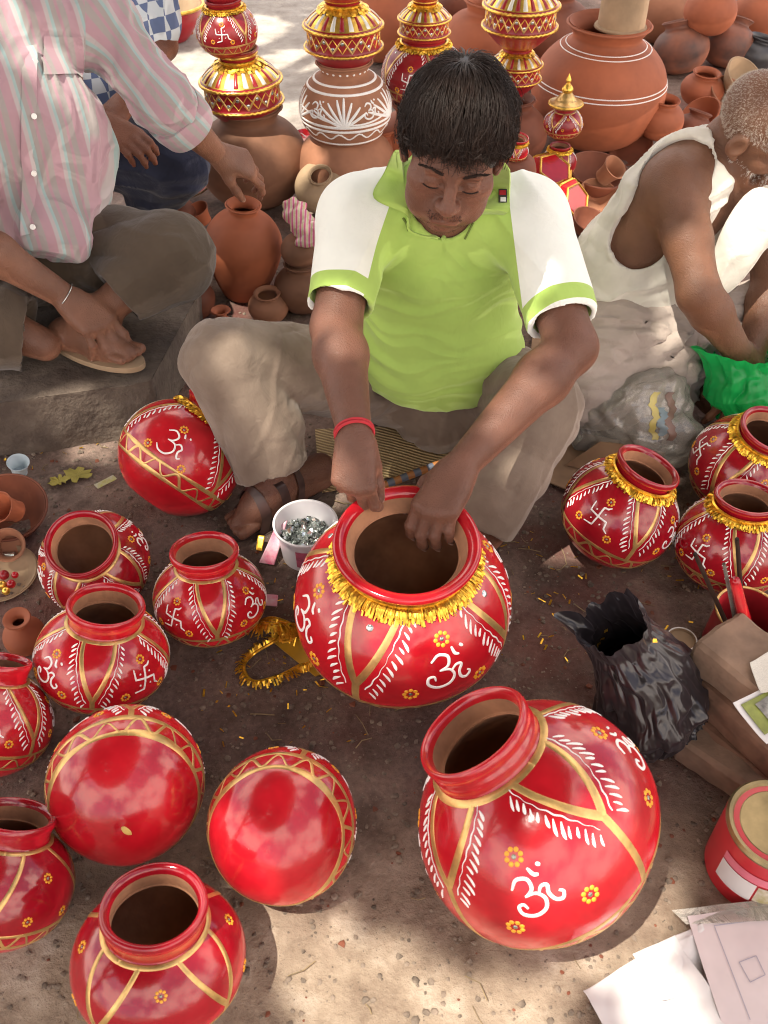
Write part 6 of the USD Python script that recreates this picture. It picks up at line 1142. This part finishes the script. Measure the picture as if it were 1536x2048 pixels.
t.mesh("picture", sheet([q(.12, .12, .004), q(.9, .12, .004), q(.9, .85, .004), q(.12, .85, .004)], 8, 8, .003, 3), "photo_green", True); t.mesh("picture_detail", sheet([q(.35, .25, .006), q(.8, .2, .006), q(.85, .7, .006), q(.4, .75, .006)], 8, 8, .003, 3), "photo_grey", True)
t = T("jar_lid", "small round pale lid on the ground between the black bag and the paint can", "lid", A(1362, 1283, .01)); t.local("lid", lathe(np.array([(0, 0), (.026, 0), (.027, .007), (.024, .008), (.023, .004), (0, .0035)]), 40), "clay_grey", 40); t.local("rim", tube(np.stack([.0265 * np.cos(a), .0265 * np.sin(a), np.full(97, .008)], 1), .0014, 6, False), "white_paint", True)
def paint_tin():
    c, R = place(1530, 1690, 98, .95); c = c * [1, 1, 0]; h = R * 1.85; t = T("paint_tin", "red paint tin with gold lid and white label at the right edge", "tin", c, lean(.0, -.03)); t.local("can", lathe(np.array([(0, .002), (.97, .002), (1, .03), (1, h / R - .05), (.94, h / R), (0, h / R)]) * R, 80), "tin_red", 40)
    t.local("lid", lathe(np.array([(.995, h / R - .06), (1.0, h / R + .0), (.95, h / R + .06), (.88, h / R + .05), (.84, h / R - .01), (.76, h / R - .015), (.72, h / R + .01), (0, h / R + .01)]) * R, 80), "tin_lid", 18)
    ph = np.linspace(3.35, 5.6, 24)
    for nm, mat, z0, z1, p0, p1 in (("label", "paper_white", .25, .60, .30, 1.10), ("pink_band", "label_pink", .62, .76, .3, 1.5), ("picture_band", "label_photo", .28, .58, 1.14, 1.62), ("white_stripe", "paper_white", .28, .85, 1.95, 2.12)):
        ph = np.linspace(p0, p1, 20); z = np.linspace(z0 * h, z1 * h, 4); t.local(nm, (np.array([[(R + .0012) * math.cos(p), (R + .0012) * math.sin(p), q_] for q_ in z for p in ph]), grid_faces(4, 20)), mat, True)
simple("tin_red", (.45, .02, .03), .3, var=.08); simple("tin_lid", (.26, .20, .10), .36, .8, var=.2, scale=20); simple("label_pink", (.62, .16, .22), .4); simple("label_photo", (.30, .26, .12), .4, col2=(.55, .5, .45), scale=60)
paint_tin()
t, cs = paper("large white printed sheet in the bottom right corner", [Z(1372, 1838, .030), Z(1600, 1800, .034), Z(1720, 2080, .03), Z(1475, 2150, .03)], "paper_pink", .012, 5)
lines = []
def ln(u0, v0, u1, v1, w=.0010): lines.append(ribbon_strip([q(u0 + (u1 - u0) * s, v0 + (v1 - v0) * s, .0) for s in np.linspace(0, 1, 12)], w))
pm = trimesh.Trimesh(*vf(sheet(cs, 16, 16, .012, 5, .0012, .003)), process=False)
def on_paper(px, py):
    hit, _, ti = pm.ray.intersects_location(CAM[None], unit(ray(px, py))[None], multiple_hits=False); return hit[0] + UP * .0012 if len(hit) else Z(px, py, .04)
for a_, b_ in (((1428, 1852), (1500, 2040)), ((1428, 1852), (1536, 1838)), ((1478, 1925), (1500, 1965)), ((1478, 1925), (1512, 1912)), ((1512, 1912), (1530, 1950)), ((1500, 1965), (1530, 1950))): lines.append(ribbon_strip([on_paper(a_[0] + (b_[0] - a_[0]) * s, a_[1] + (b_[1] - a_[1]) * s) for s in np.linspace(0, 1, 10)], .0011))
t.mesh("printed_lines", join(lines), "print_line", False)
t, cs = paper("crumpled white sheet in the sun at the bottom, left of the printed one", [Z(1165, 1985, .014), Z(1345, 1880, .02), Z(1480, 2080, .016), Z(1260, 2160, .012)], "paper_white", .05, 8, .010, 60)
t, cs = paper("second white sheet tucked between the crumpled and the printed one", [Z(1262, 1915, .020), Z(1400, 1850, .024), Z(1450, 1960, .022), Z(1320, 2010, .02)], "paper_white", .04, 9, .008, 50)
single("clear_sleeve", sheet([Z(1343, 1822, .034), Z(1560, 1795, .036), Z(1560, 1840, .038), Z(1372, 1850, .036)], 14, 6, .01, 14, .0008), "clear_plastic", "clear plastic sleeve edge over the printed sheet", "plastic sleeve")

# left edge: bowl of clay lamps, plate of beads, bottle neck, scraps
c, R = place(20, 1030, 78, .42); clay("clay_bowl", "bowl", "wide clay bowl at the left edge holding a small lamp", "bowl", c, R, lean(.15, -.3), "terracotta_dark")
t, o = clay("clay_lamp", "cup", "small clay lamp lying in the wide bowl at the left edge", "lamp", c + [.012, -.02, .035], R * .40, lean(-.5, -.75), "terracotta"); clay("clay_cup", "cup", "clay cup tipped over in front of the wide bowl at the left edge", "cup", c + [.03, -.10, .01], R * .42, lean(.3, -.9), "terracotta_pale")
c, R = place(5, 1150, 72, .14); t, o = clay("clay_plate", "plate", "pale clay plate with beads at the left edge", "plate", c, R, lean(0, -.12), "clay_grey", wall=.05)
rs = np.random.default_rng(6)
for k, (px, py, r_, m_) in enumerate(((8, 1150, .010, "dark_red_paint"), (22, 1168, .009, "red_paint"), (12, 1182, .008, "gold_trim"), (30, 1150, .007, "red_paint"), (4, 1170, .009, "gold_trim"))): single("bead", (np.asarray(trimesh.creation.icosphere(2, r_).vertices) + atz(px, py, .018), trimesh.creation.icosphere(2, r_).faces), m_, None, "bead", smooth=True).SetCustomDataByKey("label", ["dark red bead on the pale plate", "bright red bead nearest the plate's front rim", "gold bead at the front of the pale plate", "smallest red bead right of the others on the pale plate", "larger gold bead at the picture's left edge"][k])
single("metal_tube", tube([atz(-8, 1112, .022), atz(30, 1110, .024)], .006, 14), "mirror_chip", "short shiny metal tube on the pale clay plate", "tube", smooth=40)
c, R = place(45, 1262, 44, .9); clay("clay_bottle", "bottle", "clay bottle with flared ring mouth between the plate and the red pots", "clay pot", c, R, lean(.05, -.15), "terracotta")
c, R = place(38, 935, 22, .5, .03); clay("blue_cup", "cup", "pale blue plastic cup at the left edge behind the wide bowl", "cup", c, R, lean(.2, -.2), "blue_plastic") if "blue_plastic" in M else None
simple("dry_leaf", (.42, .36, .08), .7, var=.2); simple("wrapper_yellow", (.40, .38, .05), .4, col2=(.5, .48, .44), scale=50)
def leaf_scrap(px, py, r, seed, label):
    rs = np.random.default_rng(seed); k = 22; th = np.linspace(0, 2 * np.pi, k, endpoint=False); rr = r * (1 + .35 * rs.uniform(-1, 1, k)); c = atz(px, py, .010); v = np.stack([c[0] + rr * np.cos(th), c[1] + rr * .8 * np.sin(th), c[2] + .008 * rs.random(k)], 1); v = np.vstack([v, [c]]); i = np.arange(k); f = np.stack([i, (i + 1) % k, np.full(k, k)], 1); single("dry_leaf", (np.vstack([v, v - [0, 0, .001]]), np.vstack([f, f[:, ::-1] + k + 1])), "dry_leaf", label, "leaf", smooth=False)
leaf_scrap(155, 950, .026, 4, "crinkled yellow-green leaf on the ground behind the red pots, right one"); leaf_scrap(118, 962, .020, 5, "crinkled yellow-green leaf with pointed tip, left one")
single("wrapper", sheet([A(188, 970, .012), A(196, 978, .01), A(234, 958, .012), A(226, 950, .014)], 8, 6, .006, 15, .001), "wrapper_yellow", "yellow and silver sweet wrapper near the crinkled leaves", "wrapper")
# grit, flecks of gold and chips of clay on the ground
rs = np.random.default_rng(21)
def scatter(name, n, lo, hi, mat, label, cat, seed, flat=.5, xr=(-.95, .95), yr=(.45, 2.6)):
    rs = np.random.default_rng(seed); ico = trimesh.creation.icosphere(0, 1.0); v0, f0 = np.asarray(ico.vertices), np.asarray(ico.faces); x, y = rs.uniform(*xr, n), rs.uniform(*yr, n); s = lo + (hi - lo) * rs.random(n) ** 3
    v = v0[None] * (s[:, None, None] * rs.uniform(.6, 1.3, (n, 12, 1))) * np.array([1, 1, flat]) + np.stack([x, y, ground_z(x, y) + s * flat * .5], 1)[:, None]
    single(name, (v.reshape(-1, 3), (f0[None] + np.arange(n)[:, None, None] * 12).reshape(-1, 3)), mat, label, cat, kind="stuff", smooth=False)
simple("grit_stone", (.22, .17, .13), .95, var=.35, scale=30)
scatter("grit", 14000, .0010, .0062, "grit_stone", "grit and small stones over the brown ground", "grit", 1); scatter("clay_chips", 700, .002, .008, "terracotta_dark", "chips of broken clay over the ground", "clay chips", 2, .35)
def flecks(n, seed):
    rs = np.random.default_rng(seed); vs, fs = [], []
    ce = np.array([atz(*p)[:2] for p in ((560, 1300), (600, 1360), (1150, 1290), (1340, 1100), (130, 850), (1080, 1150))])
    for k in range(n):
        p = ce[rs.integers(len(ce))] + rs.normal(size=2) * .10; F = frame(unit(rs.normal(size=3) * .5 + UP), rs.normal(size=3)); L, w = rs.uniform(.002, .009), rs.uniform(.0008, .002); o = np.array([*p, float(ground_z(p[:1], p[1:])[0]) + .004]); b = len(vs) * 4; vs.append(o + np.array([[-L, -w, 0], [L, -w, 0], [L, w, 0], [-L, w, 0]]) @ F.T); fs += [[b, b + 1, b + 2], [b, b + 2, b + 3]]
    single("tinsel_flecks", (np.vstack(vs), np.array(fs)), "fringe_gold", "flecks of gold tinsel scattered on the ground", "tinsel", kind="stuff", smooth=False)
flecks(260, 5)

def straw(n, seed):
    rs = np.random.default_rng(seed); out = []
    for k in range(n):
        x, y = rs.uniform(-.95, .95), rs.uniform(.45, 2.2); a = rs.uniform(0, 6.3); L = rs.uniform(.012, .05); b = rs.normal() * .25; g = float(ground_z(np.array([x]), np.array([y]))[0]) + .003
        out.append(tube([[x, y, g], [x + L * .5 * math.cos(a), y + L * .5 * math.sin(a), g + rs.uniform(0, .004)], [x + L * math.cos(a + b), y + L * math.sin(a + b), g + rs.uniform(0, .004)]], rs.uniform(.0006, .0013), 4, False))
    single("straw_bits", join(out), "dry_straw", "bits of dry straw and twig scattered over the brown ground", "straw", kind="stuff", smooth=False)
simple("dry_straw", (.26, .19, .10), .9, var=.3, scale=30)
straw(260, 31)
